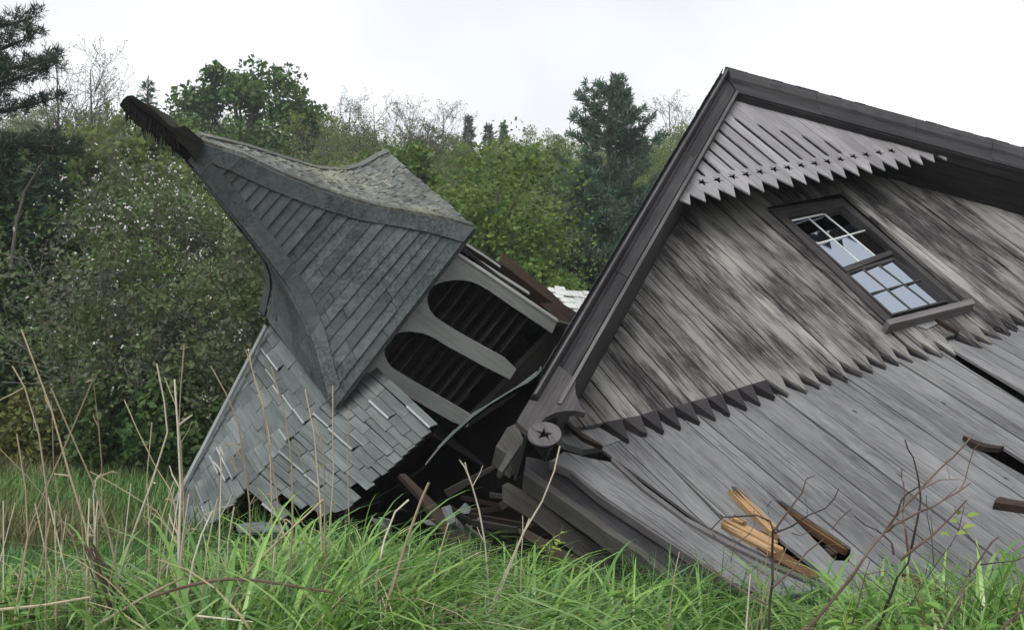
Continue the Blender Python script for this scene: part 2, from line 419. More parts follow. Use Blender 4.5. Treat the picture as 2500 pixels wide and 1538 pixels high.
# upper siding ---------------------------------------------------
scal = UF.path([(1380, 1050), (1504, 1024), (1555, 1018), (1597, 1003), (1644, 993), (1689, 981), (1732, 971), (1772, 959), (1830, 940), (1898, 919), (1937, 914), (1976, 898), (2017, 891), (2054, 880), (2091, 870), (2126, 861), (2162, 849), (2199, 843), (2250, 836), (2300, 826), (2374, 805), (2429, 778), (2458, 768), (2520, 745), (2600, 722)], 0.02)
mb_u = MB(); teeth = []
BW = 0.158
a_first = UF.pix(1429, 1040, 0.02)[0]
nb = 0
a = UF.pix(1262, 1035)[0] + 0.25
a = a_first - math.ceil((a_first - a) / BW) * BW
bracket_cut = UF.pix(1440, 1010, 0.0)
while a < 6.6:
    l, r = a + 0.002 + .007 * random.random(), a + BW - 0.006
    bl, br = interp(scal, l), interp(scal, r)
    po = [np.array([l, bl]), np.array([r, br]), np.array([r, 2]), np.array([l, 2])]
    po = clip(po, OUT_L0[0] + nL * .12, nL)
    if len(po) > 2: po = clip(po, OUT_R0[0] + nR * .12, nR)
    rr = random.random(); dc = random.uniform(-.006, .008)
    if len(po) > 2:
        for pc in cut([po], W_out):
            mb_u.prism(UF, pc, -.012, .022 + dc, rr)
        px_l = UF.pix(1500, 1024, 0.02)[0] - .16
        if l > px_l:
            # pointed board end
            sk = random.uniform(-.015, .02); ln_ = 0.205 * random.uniform(.92, 1.08)
            tip = np.array([(l + r) / 2 + sk, min(bl, br) - ln_ + abs(bl - br) * .3])
            tri = [np.array([l, bl]), tip, np.array([r, br])]
            if random.random() < .09:
                q_ = random.uniform(.12, .35); tri = [tri[0], tip + (tri[0] - tip) * q_, tip + (tri[2] - tip) * q_ * random.uniform(.3, 1), tri[2]]
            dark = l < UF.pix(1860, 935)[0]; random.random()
            dmg = UF.pix(2215, 840)[0] < l < UF.pix(2330, 818)[0]
            if not (dmg and random.random() < .75):
                teeth.append((tri, .024 + dc, rr, dark))
    a += BW; nb += 1
mb_u.build('gable_siding', M['upper'], barn)
for tri, c1, rr, dark in teeth:
    tb_ = MB(); tb_.prism(UF, tri, -.055 if dark else .006, c1, rr); tb_ = tb_.build('pointed_board_end', M['tip'] if dark else M['upper'], barn)
    if not dark:
        ub_ = MB(); ub_.prism(UF, [p + np.array([-.012, -.012]) for p in tri], -.058, .005, rr); ub_.build('tooth_shade_edge', M['tip'], tb_)  # dark piece paints the shade on each grey tooth's lower edge
dl = MB(); dl.prism(UF, [np.array([-4.3, -5.0]), np.array([6, -5.0]), np.array([5.5, -4.6]), np.array([0, -.2]), np.array([-3.6, -3.4])], -.05, -.03, .5)
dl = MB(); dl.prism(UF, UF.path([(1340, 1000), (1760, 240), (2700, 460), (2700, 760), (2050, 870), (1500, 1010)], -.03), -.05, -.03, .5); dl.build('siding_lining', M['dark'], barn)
# pediment -------------------------------------------------------
PC = 0.49
def gz(x, y): return (1600 + x / 2.7, 130 + y / 2.7)
notch = UF.path([gz(*p) for p in [(135, 960), (225, 928), (320, 910), (415, 890), (515, 870), (610, 852), (700, 838), (795, 822), (888, 806), (975, 792), (1062, 775), (1150, 762), (1235, 748), (1322, 735), (1408, 718), (1492, 706), (1575, 692), (1660, 680), (1737, 665), (1830, 655), (1905, 640), (1975, 628)]], PC)
tips = UF.path([gz(*p) for p in [(232, 996), (335, 978), (430, 965), (530, 947), (625, 932), (720, 912), (815, 890), (910, 878), (1000, 862), (1085, 848), (1175, 835), (1260, 820), (1347, 805), (1430, 790), (1517, 775), (1603, 765), (1685, 750), (1765, 735), (1843, 718), (1920, 705), (1985, 690)]], PC)
stars = UF.path([gz(*p) for p in [(225, 868), (310, 850), (412, 833), (508, 818), (603, 800), (697, 783), (792, 767), (880, 750), (968, 737), (1055, 724), (1145, 711), (1228, 698), (1315, 683), (1398, 667), (1483, 653), (1563, 641), (1648, 628)]], PC)
slot_top = UF.path([gz(*p) for p in [(430, 685), (465, 615), (505, 553), (540, 483), (570, 420), (605, 360), (752, 392), (890, 430), (1030, 470), (1168, 505), (1308, 540), (1440, 575)]], PC)
INP_L = UF.path([(1803, 228), (1590, 600)], PC); INP_R = UF.path([(1803, 228), (2500, 416)], PC)
def star_pts(c, R, rot=0.0, k=0.42, fr=None):
    return [np.array([c[0] + (R if i % 2 == 0 else R * k) * math.sin(rot + i * math.pi / 5), c[1] + (R if i % 2 == 0 else R * k) * math.cos(rot + i * math.pi / 5)]) for i in range(10)]
def plate_with_hole(name, fr, outer, holes, c0, c1, mat, parent, along=(0, 1)):
    """flat board with real holes"""
    bm = bmesh.new(); es = []
    for loop in [outer] + holes:
        vs = [bm.verts.new(fr.w(p[0], p[1], c1)) for p in loop]
        es += [bm.edges.new((vs[i], vs[(i + 1) % len(vs)])) for i in range(len(vs))]
    bmesh.ops.triangle_fill(bm, use_beauty=True, use_dissolve=False, edges=es)
    if name is None: return bm
    ex = bmesh.ops.extrude_face_region(bm, geom=list(bm.faces))
    d = Vector([float(x) for x in fr.e3 * (c0 - c1)])
    for v in [g for g in ex['geom'] if isinstance(g, bmesh.types.BMVert)]: v.co += d
    bmesh.ops.recalc_face_normals(bm, faces=bm.faces)
    me = bpy.data.meshes.new(name); bm.to_mesh(me); bm.free()
    n = len(me.vertices); co = np.empty(n * 3); me.vertices.foreach_get('co', co); co = co.reshape(-1, 3) - fr.o
    g = np.array(along, float); g /= np.linalg.norm(g)
    A, B = co @ fr.e1, co @ fr.e2
    tcv = np.stack([A * g[0] + B * g[1], A * -g[1] + B * g[0], co @ fr.e3], 1)
    at_ = me.attributes.new('tc', 'FLOAT_VECTOR', 'POINT'); at_.data.foreach_set('vector', tcv.astype('f').ravel())
    at_ = me.attributes.new('rnd', 'FLOAT', 'FACE'); at_.data.foreach_set('value', np.full(len(me.polygons), .5, 'f'))
    me.materials.append(mat)
    return link(name, me, parent)
pb = bmesh.new()
ped_mb = []
for i in range(len(notch) - 2):
    l, r = notch[i], notch[i + 1]; ti = tips[min(i, len(tips) - 1)]
    e = (0.016, 0.016)
    # slots: stop-chamfered joints, cut as real gaps half from each board
    def slot(j, side):
        k = j - 2
        x = notch[j][0]
        if not (1 <= k <= 11): return []
        y0 = notch[j][1] + .20; y1 = slot_top[min(k - 1, 11)][1]
        if y1 - y0 < .08: return []
        s_ = .021 * side
        return [(x, y0), (x + s_, y0 + .03), (x + s_, y1 - .05), (x, y1)] if side < 0 else [(x, y1), (x + s_, y1 - .05), (x + s_, y0 + .03), (x, y0)]
    g_ = .0015
    topL, topR = 2.0, 2.0
    outer = [np.array([l[0] + g_, l[1]]), np.array(ti), np.array([r[0] - g_, r[1]])]
    outer += [np.array(p) - np.array([g_, 0]) for p in slot(i + 1, -1)]
    def ytop(x):
        yl = INP_L[0][1] + (x - INP_L[0][0]) * (INP_L[1][1] - INP_L[0][1]) / (INP_L[1][0] - INP_L[0][0])
        yr = INP_R[0][1] + (x - INP_R[0][0]) * (INP_R[1][1] - INP_R[0][1]) / (INP_R[1][0] - INP_R[0][0])
        return min(yl, yr) + .10
    yr_, yl_ = ytop(r[0]), ytop(l[0])
    if yr_ > r[1] + .02: outer.append(np.array([r[0] - g_, yr_]))
    if l[0] < INP_L[0][0] < r[0]: outer.append(np.array([INP_L[0][0], INP_L[0][1] + .1]))
    if yl_ > l[1] + .02: outer.append(np.array([l[0] + g_, yl_]))
    outer += [np.array(p) + np.array([g_, 0]) for p in slot(i, 1)]
    holes = []
    if i < len(stars):
        st = stars[i]
        st = np.array([(l[0] + r[0]) / 2 if abs(st[0] - (l[0] + r[0]) / 2) > .03 else st[0], st[1]])
        if st[1] + .06 < min(yl_, yr_): holes = [star_pts(st, .066, random.uniform(-.5, -.2), .40)]
    o = plate_with_hole('pediment_board', UF, outer, holes, PC - .014, PC + random.uniform(-.004, .004), M['ped'], None)
    ped_mb.append(o)
# one mesh for the boarded pediment
bm = bmesh.new()
for k, o in enumerate(ped_mb):
    base = len(bm.faces); bm.from_mesh(o.data)
    bm.faces.ensure_lookup_table(); lay = bm.faces.layers.float.get('rnd'); vl = bm.verts.layers.float_vector.get('tc')
    rr = random.random()
    vs = set()
    for f in bm.faces[base:]:
        f[lay] = rr
        vs.update(f.verts)
    for v in vs: v[vl] = v[vl] + Vector((rr * 40, 0, rr * 40))
me = bpy.data.meshes.new('pediment'); bm.to_mesh(me); bm.free()
me.materials.append(M['ped'])
for o in ped_mb:
    d = o.data; bpy.data.objects.remove(o); bpy.data.meshes.remove(d)
ped = link('pediment', me, barn)
mbp = MB()
pl = [UF.pix(1800, 232, PC), notch[2] + np.array([-.1, .12])] + [n_ + np.array([0, .085]) for n_ in notch[2:20]] + [INP_R[0] + (INP_R[1] - INP_R[0]) * .62]
mbp.prism(UF, pl, PC - .065, PC - .045, .5)
mbp.build('pediment_shade_backing', M['dark'], barn)  # black sheet paints the shade seen through stars and slots

# rakes ----------------------------------------------------------
def sweep(mb, A, B, prof, r=.5, n=14, jag=0.0):
    """profile swept from line A (outer) to line B (inner): prof = [(q, c)]"""
    rows = []
    for i in range(n + 1):
        t = i / n; row = []
        for (qq, c) in prof:
            p = line_at(A, t) * (1 - qq) + line_at(B, t) * qq
            row.append(UF.w(p[0], p[1], c))
        rows.append(row)
    La = np.linalg.norm(A[1] - A[0]); wdt = np.linalg.norm(A[0] - B[0])
    for i in range(n):
        for k in range(len(prof) - 1):
            s0, s1 = La * i / n, La * (i + 1) / n
            w0 = prof[k][0] * wdt * 0.6 + prof[k][1]; w1 = prof[k + 1][0] * wdt * 0.6 + prof[k + 1][1]
            mb.face([rows[i][k], rows[i][k + 1], rows[i + 1][k + 1], rows[i + 1][k]], [(s0, w0, r), (s0, w1, r), (s1, w1, r), (s1, w0, r)], r)
    for row in (rows[0], rows[-1]): mb.face(row, None, r)
rk = MB()
A_ = [OUT_L[0], UF.pix(1293, 975, .58)]; B_ = [IN_L[0], IN_L[0] + (IN_L[1] - IN_L[0]) * 1.055]
prof_l = [(0, .30), (0, .585), (.05, .62), (.12, .635), (.19, .62), (.24, .585), (.26, .555), (.34, .545), (.40, .555), (.80, .560), (.82, .545), (.86, .545), (.862, .585), (.99, .585), (1.0, .57), (1.0, .02)]
for t0, t1, r_ in ((0, .31, .3), (.3115, .70, .75), (.7015, 1, .5)): sweep(rk, [line_at(A_, t0), line_at(A_, t1)], [line_at(B_, t0), line_at(B_, t1)], [(q_, c_ + .004 * (r_ - .5) * (q_ not in (0, 1))) for q_, c_ in prof_l], r_, 6)
rk.build('rake_board', M['trim'], barn, smooth=False)
lp = MB()
sweep(lp, A_, B_, [(.875, .580), (.875, .5885), (.985, .5885), (.985, .580)], .6)
sweep(lp, A_, B_, [(.10, .630), (.10, .6375), (.15, .6365), (.15, .630)], .7)
lp.build('rake_edge_strip', M['lip'], barn)
rk = MB()
R_out = [OUT_R[0], OUT_R[0] + (OUT_R[1] - OUT_R[0]) * 1.35]; R_in = [IN_R[0], IN_R[0] + (IN_R[1] - IN_R[0]) * 1.35]
prof_r = [(0, .30), (0, .60), (.16, .63), (.30, .635), (.40, .60), (.44, .565), (.60, .575), (.86, .575), (.88, .59), (1.0, .585), (1.0, .45)]
for t0, t1, r_ in ((0, .22, .4), (.221, .47, .7), (.471, .66, .3), (.661, 1, .55)): sweep(rk, [line_at(R_out, t0), line_at(R_out, t1)], [line_at(R_in, t0), line_at(R_in, t1)], [(q_, c_ + .005 * (r_ - .5) * (q_ not in (0, 1))) for q_, c_ in prof_r], r_, 5)
rk.build('rake_board', M['trim'], barn)
fz = MB()                                            # boarded soffit between rake and wall on the right
s0 = IN_R[0] + (IN_R[1] - IN_R[0]) * .02
for k in range(4):
    c0_, c1_ = .565 - k * .15, .565 - (k + 1) * .15 + .004
    p0, p1 = IN_R[0] + (IN_R[1] - IN_R[0]) * .02, IN_R[0] + (IN_R[1] - IN_R[0]) * 1.45
    m_ = nR * (.015 + .003 * (k % 2))
    k0, k1 = -nR * .04 * k, -nR * .04 * (k + 1)
    fz.hex([UF.w(*(p0 + k0), c0_), UF.w(*(p0 + m_ + k0), c0_), UF.w(*(p0 + m_ + k1), c1_), UF.w(*(p0 + k1), c1_), UF.w(*(p1 + k0), c0_), UF.w(*(p1 + m_ + k0), c0_), UF.w(*(p1 + m_ + k1), c1_), UF.w(*(p1 + k1), c1_)])
fz.build('soffit', M['trim'], barn)
# bracket at the foot of the left rake, with its curved cut
br_px = [(1349, 881), (1406, 926), (1404, 945), (1406, 962), (1413, 980), (1421, 996), (1429, 1008), (1405, 1003), (1378, 1003), (1352, 1009), (1332, 1019), (1322, 1030), (1316, 1046), (1288, 1053), (1261, 1029)]
bk = MB(); bk.prism(UF, UF.path(br_px, .575), .53, .577, .4, along=OUT_L[1] - OUT_L[0])
bk.build('rake_bracket', M['bracket'], barn)
disc = [UF.pix(1329.5 + 41 * math.cos(t) - 4 * math.sin(t), 1059 + 29 * math.sin(t) + 3 * math.cos(t), .60) for t in np.linspace(0, 2 * math.pi, 36, endpoint=False)]
dz = lambda x, y: (1180 + x / 7.56, 960 + y / 7.56)
dstar = UF.path([dz(*p) for p in [(1122, 622), (1152, 712), (1295, 740), (1198, 772), (1228, 872), (1150, 795), (1008, 832), (1062, 757), (952, 678), (1090, 708)]], .60)
rosette = plate_with_hole('star_rosette', UF, disc, [dstar], .586, .60, M['lip'], barn)
bk = MB(); bk.prism(UF, [d * .96 + np.mean(disc, 0) * .04 for d in disc], .572, .585, .5); bk.build('rosette_backing', M['dark'], rosette)

# roof -----------------------------------------------------------
def slab(mb, fr, p0, p1, c_front, c_back, th, nin, r, steps=1):
    e = p1 - p0
    for k in range(steps):
        q0, q1 = p0 + e * k / steps, p0 + e * (k + 1) / steps
        cf = c_front + random.uniform(-.02, .02)
        mb.hex([fr.w(*q0, cf), fr.w(*(q0 - nin * th), cf), fr.w(*(q0 - nin * th), c_back), fr.w(*q0, c_back),
                fr.w(*q1, cf), fr.w(*(q1 - nin * th), cf), fr.w(*(q1 - nin * th), c_back), fr.w(*q1, c_back)])
roof = MB()
O_R = [UF.pix(1770, 167, .6), UF.pix(2500, 364, .6)]
slab(roof, UF, O_R[0] - nR * 0, O_R[0] + (O_R[1] - O_R[0]) * 1.35, .60, -6, .022, nR, .5)
eL = UF.pix(1330, 913, .58)
mL = OUT_L[0] + (eL - OUT_L[0]) * .6
slab(roof, UF, OUT_L[0], mL, .56, -2.2, .025, nL, .5)
slab(roof, UF, mL, eL, .56, -.5, .025, nL, .5)
roof_o = roof.build('roof', M['tar'], barn)
ed = MB()                                            # ragged shingle edge along both rakes
def edge_run(A, B, n, nin, tmin, tmax):
    for k in range(n):
        t0 = k / n; t1 = (k + 1) / n - .0006
        p0, p1 = A + (B - A) * t0, A + (B - A) * t1
        h0 = random.uniform(tmin, tmax); h1 = h0 * random.uniform(.6, .9)
        o = random.uniform(.603, .612)
        ed.hex([UF.w(*p0, o), UF.w(*(p0 - nin * h0), o), UF.w(*(p0 - nin * h0), .2), UF.w(*p0, .2),
                UF.w(*p1, o), UF.w(*(p1 - nin * h1), o), UF.w(*(p1 - nin * h1), .2), UF.w(*p1, .2)])
edge_run(O_R[0] - nR * .022, O_R[0] + (O_R[1] - O_R[0]) * 1.35 - nR * .022, 34, nR, .0005, .0035)
edge_run(OUT_L[0] - nL * .02, UF.pix(1330, 913, .58) - nL * .02, 60, nL, .003, .011)
ed.build('shingle_edge', M['tar'], roof_o)
bw = MB()
for k in range(30):
    aa = -5 + k * .45
    bw.prism(UF, [np.array([aa, -9]), np.array([aa + .44, -9]), np.array([aa + .44, -abs(aa + .2) * .85]), np.array([aa, -abs(aa + .2) * .85])], -5.6, -5.55)
bw.build('rear_wall', M['dark'], barn)

# window ---------------------------------------------------------
def bil(Q, s, t): return (Q[0] * (1 - s) + Q[1] * s) * (1 - t) + (Q[3] * (1 - s) + Q[2] * s) * t
def bar(mb, Q, s0, s1, t0, t1, c0, c1, r=None, along=(0, 1)):
    mb.prism(UF, [bil(Q, s0, t0), bil(Q, s1, t0), bil(Q, s1, t1), bil(Q, s0, t1)], c0, c1, r, along)
M['casing'] = wood('grey_casing', (0.072, 0.066, 0.065), (0.030, 0.028, 0.029), (0.011, 0.010, 0.011), 0.7, 1.0, board=.3)
casing = MB()
Qo = UF.path([wz(262, 200), wz(856, 112), wz(1846, 966), wz(1246, 1148)], .055)
Qi = UF.path([wz(405, 268), wz(866, 176), wz(1778, 952), wz(1262, 1092)], .055)
casing.prism(UF, [Qo[0], Qi[0], Qi[3], Qo[3]], -.02, .055)
casing.prism(UF, [Qo[0], Qo[1], Qi[1], Qi[0]], -.02, .053, along=(1, 0))
casing.prism(UF, [Qi[1], Qo[1], Qo[2], Qi[2]], -.02, .055)
win = casing.build('window', M['casing'], barn)
def sash(Qpx, c, name, rails, lightedge):
    Q = UF.path([wz(*p) for p in Qpx], c)
    w1 = MB(); th = .014
    l, r_, t, b_ = rails
    bar(w1, Q, -l, 0, -t, 1 + b_, c - .03, c + .012)
    bar(w1, Q, 1, 1 + r_, -t, 1 + b_, c - .03, c + .012)
    bar(w1, Q, 0, 1, -t, 0, c - .03, c + .010, along=(1, 0))
    bar(w1, Q, 0, 1, 1, 1 + b_, c - .03, c + .014, along=(1, 0))
    so = w1.build(name, M['casing'], win)
    w2 = MB()
    for k in (1, 2): bar(w2, Q, k / 3 - .009, k / 3 + .009, 0, 1, c - .014, c + .006)
    bar(w2, Q, 0, 1, 5e-1 - .009, .5 + .009, c - .013, c + .0045, along=(1, 0))
    if lightedge: bar(w2, Q, 0, .62, 0.0, .028, c + .0105, c + .016, along=(1, 0))
    w2.build(name.replace('sash', 'muntins'), M['paint'] if lightedge else M['inner'], win)
    return Q
gl = MB(); dk = MB()
Q1 = sash([(440, 303), (850, 218), (1262, 545), (865, 688)], .002, 'upper_sash', (.03, .03, .04, .08), True)
Q2 = sash([(905, 735), (1285, 626), (1732, 950), (1268, 1068)], -.012, 'lower_sash', (.03, .04, .05, .03), False)
for i in range(3):
    for j in range(2):
        for Q, c, up in ((Q1, -.006, 1), (Q2, -.022, 0)):
            if up and i == 2 and j == 1: continue
            rr = random.uniform(-.0012, .0012) - .0016; r2 = random.uniform(-.0012, .0012) - .0080
            ps = [bil(Q, i / 3 + .004, j / 2 + .004), bil(Q, (i + 1) / 3 - .004, j / 2 + .004), bil(Q, (i + 1) / 3 - .004, (j + 1) / 2 - .004), bil(Q, i / 3 + .004, (j + 1) / 2 - .004)]
            P = [UF.w(p[0], p[1], c + d) for p, d in zip(ps, (rr + r2, rr - r2, -rr - r2, -rr + r2))]
            P2 = [p - UF.e3 * .004 for p in P]
            gl.hex(P2 + P)
gl.build('window_glass', M['glass'], win)
dk.prism(UF, [bil(Qi, .02, .02), bil(Qi, .98, .02), bil(Qi, .98, .98), bil(Qi, .02, .98)], -.30, -.28)
dk.build('window_shade_panel', M['dark'], win)  # black panel paints interior shade behind the missing pane
sl = MB(); Sq = UF.path([wz(1222, 1118), wz(1928, 942), wz(1948, 984), wz(1246, 1158)], .12)
sl.prism(UF, Sq, -.01, .13, along=(1, 0)); sl.build('window_sill', M['lip'], win)

# lower wall -----------------------------------------------------
lw = MB()
def lz(x, y): return (1850 + x / 3.78, 750 + y / 3.78)
def l7(x, y): return (1850 + x / 3.78, 1050 + y / 3.78)
def l6(x, y): return (1150 + x / 2.7, 900 + y / 2.7)
holes = [
    [lz(1622, 320), lz(1720, 352), lz(2457, 765), lz(2700, 905), lz(2700, 1000), lz(2457, 850), lz(2050, 622), lz(1690, 400)],
    [lz(2065, 1240), lz(2380, 1320), lz(2600, 1450), lz(2600, 1580), lz(2457, 1505), lz(2250, 1395), lz(2095, 1305)],
    [l7(165, 590), l7(230, 600), l7(900, 1015), l7(880, 1130), l7(740, 1120), l7(640, 980), l7(430, 790)],
    [l6(1640, 935), l6(1790, 985), l6(2030, 1060), l6(2340, 1290), l6(2250, 1300), l6(2000, 1175), l6(1850, 1085)],
    [l6(1700, 735), l6(1745, 748), l6(1860, 850), l6(2040, 1020), l6(2000, 1035), l6(1880, 915), l6(1760, 845)],
    [l6(1118, 455), l6(1135, 465), l6(1650, 930), l6(1640, 950)],
    [l7(1110, 1060), l7(1150, 1085), l7(1330, 1200), l7(1290, 1195)],
]
def convex(pts):
    pts = sorted(map(tuple, pts))
    def half(ps):
        h = []
        for p in ps:
            while len(h) > 1 and (h[-1][0] - h[-2][0]) * (p[1] - h[-2][1]) - (h[-1][1] - h[-2][1]) * (p[0] - h[-2][0]) <= 0: h.pop()
            h.append(p)
        return h
    return half(pts)[:-1] + half(pts[::-1])[:-1]
Lh = [convex(LF.path(h)) for h in holes]
# left/lower limit: along the eave boards
L0 = LF.path([l6(560, 300), l6(730, 450), l6(870, 512), l6(1100, 700), l6(1400, 905), l6(1680, 1055), l6(2000, 1195), l6(2360, 1338)])
a = LF.pix(1300, 1000)[0]; a_end = 5.5
top_c = LF.path([(1400, 1000), (1700, 955), (1950, 880), (2200, 810), (2420, 735), (2600, 690)])
vL = LF.path([l6(560, 300), l6(2360, 1338)])
while a < a_end:
    w_ = random.choice((.15, .17, .19, .14)); l, r = a + .0015, a + w_ - random.choice((.005, .006, .008, .013))
    po = [np.array([l, interp(top_c, l) + .02]), np.array([r, interp(top_c, r) + .02]), np.array([r, -4.2]), np.array([l, -4.2])]
    rr = random.random(); dc = random.uniform(-.006, .008)
    pieces = [po]
    for k in range(len(L0) - 1):                     # keep only what lies right of the eave line
        pass
    yl = [interp(L0, x) if L0[0][0] <= x <= max(p[0] for p in L0) else None for x in (l, r)]
    amax = max(p[0] for p in L0)
    lowb = lambda x: interp(L0, x) if x < amax else -4.2
    po = [np.array([l, interp(top_c, l) + .02]), np.array([r, interp(top_c, r) + .02]), np.array([r, max(lowb(r), -4.2)]), np.array([l, max(lowb(l), -4.2)])]
    if po[0][1] > po[3][1] and po[1][1] > po[2][1]:
        pieces = [po]
        for h in Lh: pieces = cut(pieces, h)
        for pc in pieces: lw.prism(LF, pc, -.012, .012 + dc, rr)
    a += w_
lw.build('lower_siding', M['lower'], barn)
ld = MB(); ld.prism(LF, LF.path([l6(1100, 850), (2100, 870), (2700, 640), (2900, 1300), (2500, 1600), (2000, 1420)], -.35), -.40, -.35, .5); ld.build('wall_shade_sheet', M['dark'], barn)  # added black sheet paints interior shade behind the gaps in the boards
# things curled or torn at the breaks
cu = MB()
P = [lz(1990, 1200), lz(2065, 1232), lz(2200, 1282), lz(2385, 1300), lz(2370, 1312), lz(2300, 1315), lz(2190, 1300), lz(2070, 1262)]
for k in range(len(P)): pass
cu.prism(LF, LF.path([lz(1985, 1195), lz(2065, 1225), lz(2200, 1275), lz(2385, 1298), lz(2330, 1318), lz(2190, 1302), lz(2060, 1255)], .06), .03, .07, .3, along=(1, -1))
cu.build('curled_board', M['brown'], barn)
# eave: wide boards and mouldings below the siding
def piece(name, mat, fr, px, c0, c1, al=None, parent=barn, **kw):
    pth = fr.path(px, c1); b_ = MB()
    b_.prism(fr, pth, c0, c1, .5, along=al if al is not None else (0, 1)); return b_.build(name, mat, parent)
def strip(name, mat, fr, line, wpx, c0, c1, parent=barn):
    b_ = MB(); up = [(x + wpx * .35, y - wpx) for x, y in line]
    for k in range(len(line) - 1):
        pp = fr.path([line[k], line[k + 1], up[k + 1], up[k]], c1)
        b_.prism(fr, pp, c0, c1, .5, along=pp[1] - pp[0])
    return b_.build(name, mat, parent)
ea = LF.path([l6(600, 560), l6(1700, 1300)]); ea = ea[1] - ea[0]
piece('corner_board', M['lower'], LF, [l6(470, 545), l6(560, 490), l6(735, 535), l6(870, 560), l6(1100, 728), l6(1400, 930), l6(1680, 1078), l6(2000, 1215), l6(2360, 1360), l6(1980, 1420), l6(1700, 1302), l6(1400, 1112), l6(1100, 932), l6(800, 747), l6(590, 592)], -.03, .035, ea)
strip('eave_moulding', M['lip'], LF, [l6(880, 548), l6(1100, 728), l6(1400, 932), l6(1690, 1082), l6(2000, 1222), l6(2360, 1366)], 8, .03, .06)
strip('eave_moulding', M['lip'], LF, [l6(460, 550), l6(600, 612), l6(800, 768), l6(1100, 952), l6(1400, 1132), l6(1720, 1330)], 5, -.01, .05)
piece('eave_board', M['trim'], LF, [l6(300, 520), l6(470, 552), l6(590, 600), l6(800, 757), l6(1100, 942), l6(1400, 1122), l6(1740, 1330), l6(1560, 1420), l6(1290, 1290), l6(1100, 1135), l6(850, 985), l6(740, 908), l6(290, 618)], -.14, -.03, ea)
strip('eave_moulding', M['inner'], LF, [l6(285, 622), l6(520, 772), l6(740, 912), l6(850, 992), l6(1100, 1142), l6(1290, 1290), l6(1480, 1420)], 15, -.14, -.01)
piece('wall_return', M['lower'], UF, [l6(555, 300), l6(640, 300), l6(750, 330), l6(850, 390), l6(990, 470), l6(870, 510), l6(800, 490), l6(735, 450)], -.10, -.03)
piece('wall_return', M['lower'], UF, [l6(455, 350), l6(555, 303), l6(735, 450), l6(872, 512), l6(740, 532), l6(610, 488), l6(560, 440)], -.12, -.06)
# notched block hanging off the eave corner
piece('eave_block', M['inner'], UF, [l6(165, 510), l6(240, 385), l6(300, 360), l6(345, 460), l6(325, 560), l6(285, 600), l6(222, 552)], .12, .30)
piece('eave_block', M['inner'], UF, [l6(285, 470), l6(335, 490), l6(205, 682), l6(178, 665)], .30, .36)
# curved edge of the torn roof deck
EDGE = [(1322, 905, 8.25), (1312, 917, 8.4), (1290, 934, 8.5), (1258, 950, 8.65), (1200, 985, 8.95), (1155, 1018, 9.2), (1110, 1058, 9.45), (1070, 1098, 9.7), (1040, 1135, 9.85), (960, 1190, 9.95), (880, 1232, 10.0), (760, 1268, 10.05), (640, 1292, 10.1), (560, 1300, 10.15)]
E3 = [at(*e) for e in EDGE]
def dback(i): 
    t = min(i / 8, 1); return d2w(np.array([-.05 - .1 * t, -.100 - .075 * t, 1.0]))
dk = MB()
for i in range(len(E3) - 1):
    b0, b1 = dback(i), dback(i + 1); th = np.array([0, 0, -.02])
    L0_, L1_ = .9 + .05 * i, .9 + .05 * (i + 1)
    dk.hex([E3[i], E3[i] + th, E3[i] + b0 * L0_ + th, E3[i] + b0 * L0_, E3[i + 1], E3[i + 1] + th, E3[i + 1] + b1 * L1_ + th, E3[i + 1] + b1 * L1_], .5)
deck = dk.build('torn_roof_deck', M['dark'], barn)
lipm = MB()
for i in range(8):
    j0 = random.uniform(-.01, .02); j1 = random.uniform(-.01, .02); u0 = np.array([0, -.02, .022 + j0]); u1 = np.array([0, -.02, .022 + j1])
    lipm.hex([E3[i] + np.array([0, -.03, .002]), E3[i] + u0, E3[i] + u0 + dback(i) * .1, E3[i] + dback(i) * .1 + np.array([0, 0, .002]), E3[i + 1] + np.array([0, -.03, .002]), E3[i + 1] + u1, E3[i + 1] + u1 + dback(i) * .1, E3[i + 1] + dback(i) * .1 + np.array([0, 0, .002])], .5)
lipm.build('roof_felt_edge', M['shingle'], deck)
# added black boards painting in the shade of the hollow under the torn roof
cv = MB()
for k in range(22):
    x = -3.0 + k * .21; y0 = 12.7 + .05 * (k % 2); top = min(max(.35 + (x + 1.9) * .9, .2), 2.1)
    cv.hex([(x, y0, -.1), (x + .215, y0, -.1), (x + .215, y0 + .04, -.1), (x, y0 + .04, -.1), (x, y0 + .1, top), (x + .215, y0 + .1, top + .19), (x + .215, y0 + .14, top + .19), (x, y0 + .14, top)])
cv.build('hollow_shade_boards', M['dark'], barn); cv = MB()
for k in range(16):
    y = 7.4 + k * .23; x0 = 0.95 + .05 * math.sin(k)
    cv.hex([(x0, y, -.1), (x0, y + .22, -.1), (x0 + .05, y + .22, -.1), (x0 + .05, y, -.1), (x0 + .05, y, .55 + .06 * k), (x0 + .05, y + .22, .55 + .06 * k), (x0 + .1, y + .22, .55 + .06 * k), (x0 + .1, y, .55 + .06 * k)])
cv.build('hollow_shade_boards', M['dark'], barn)

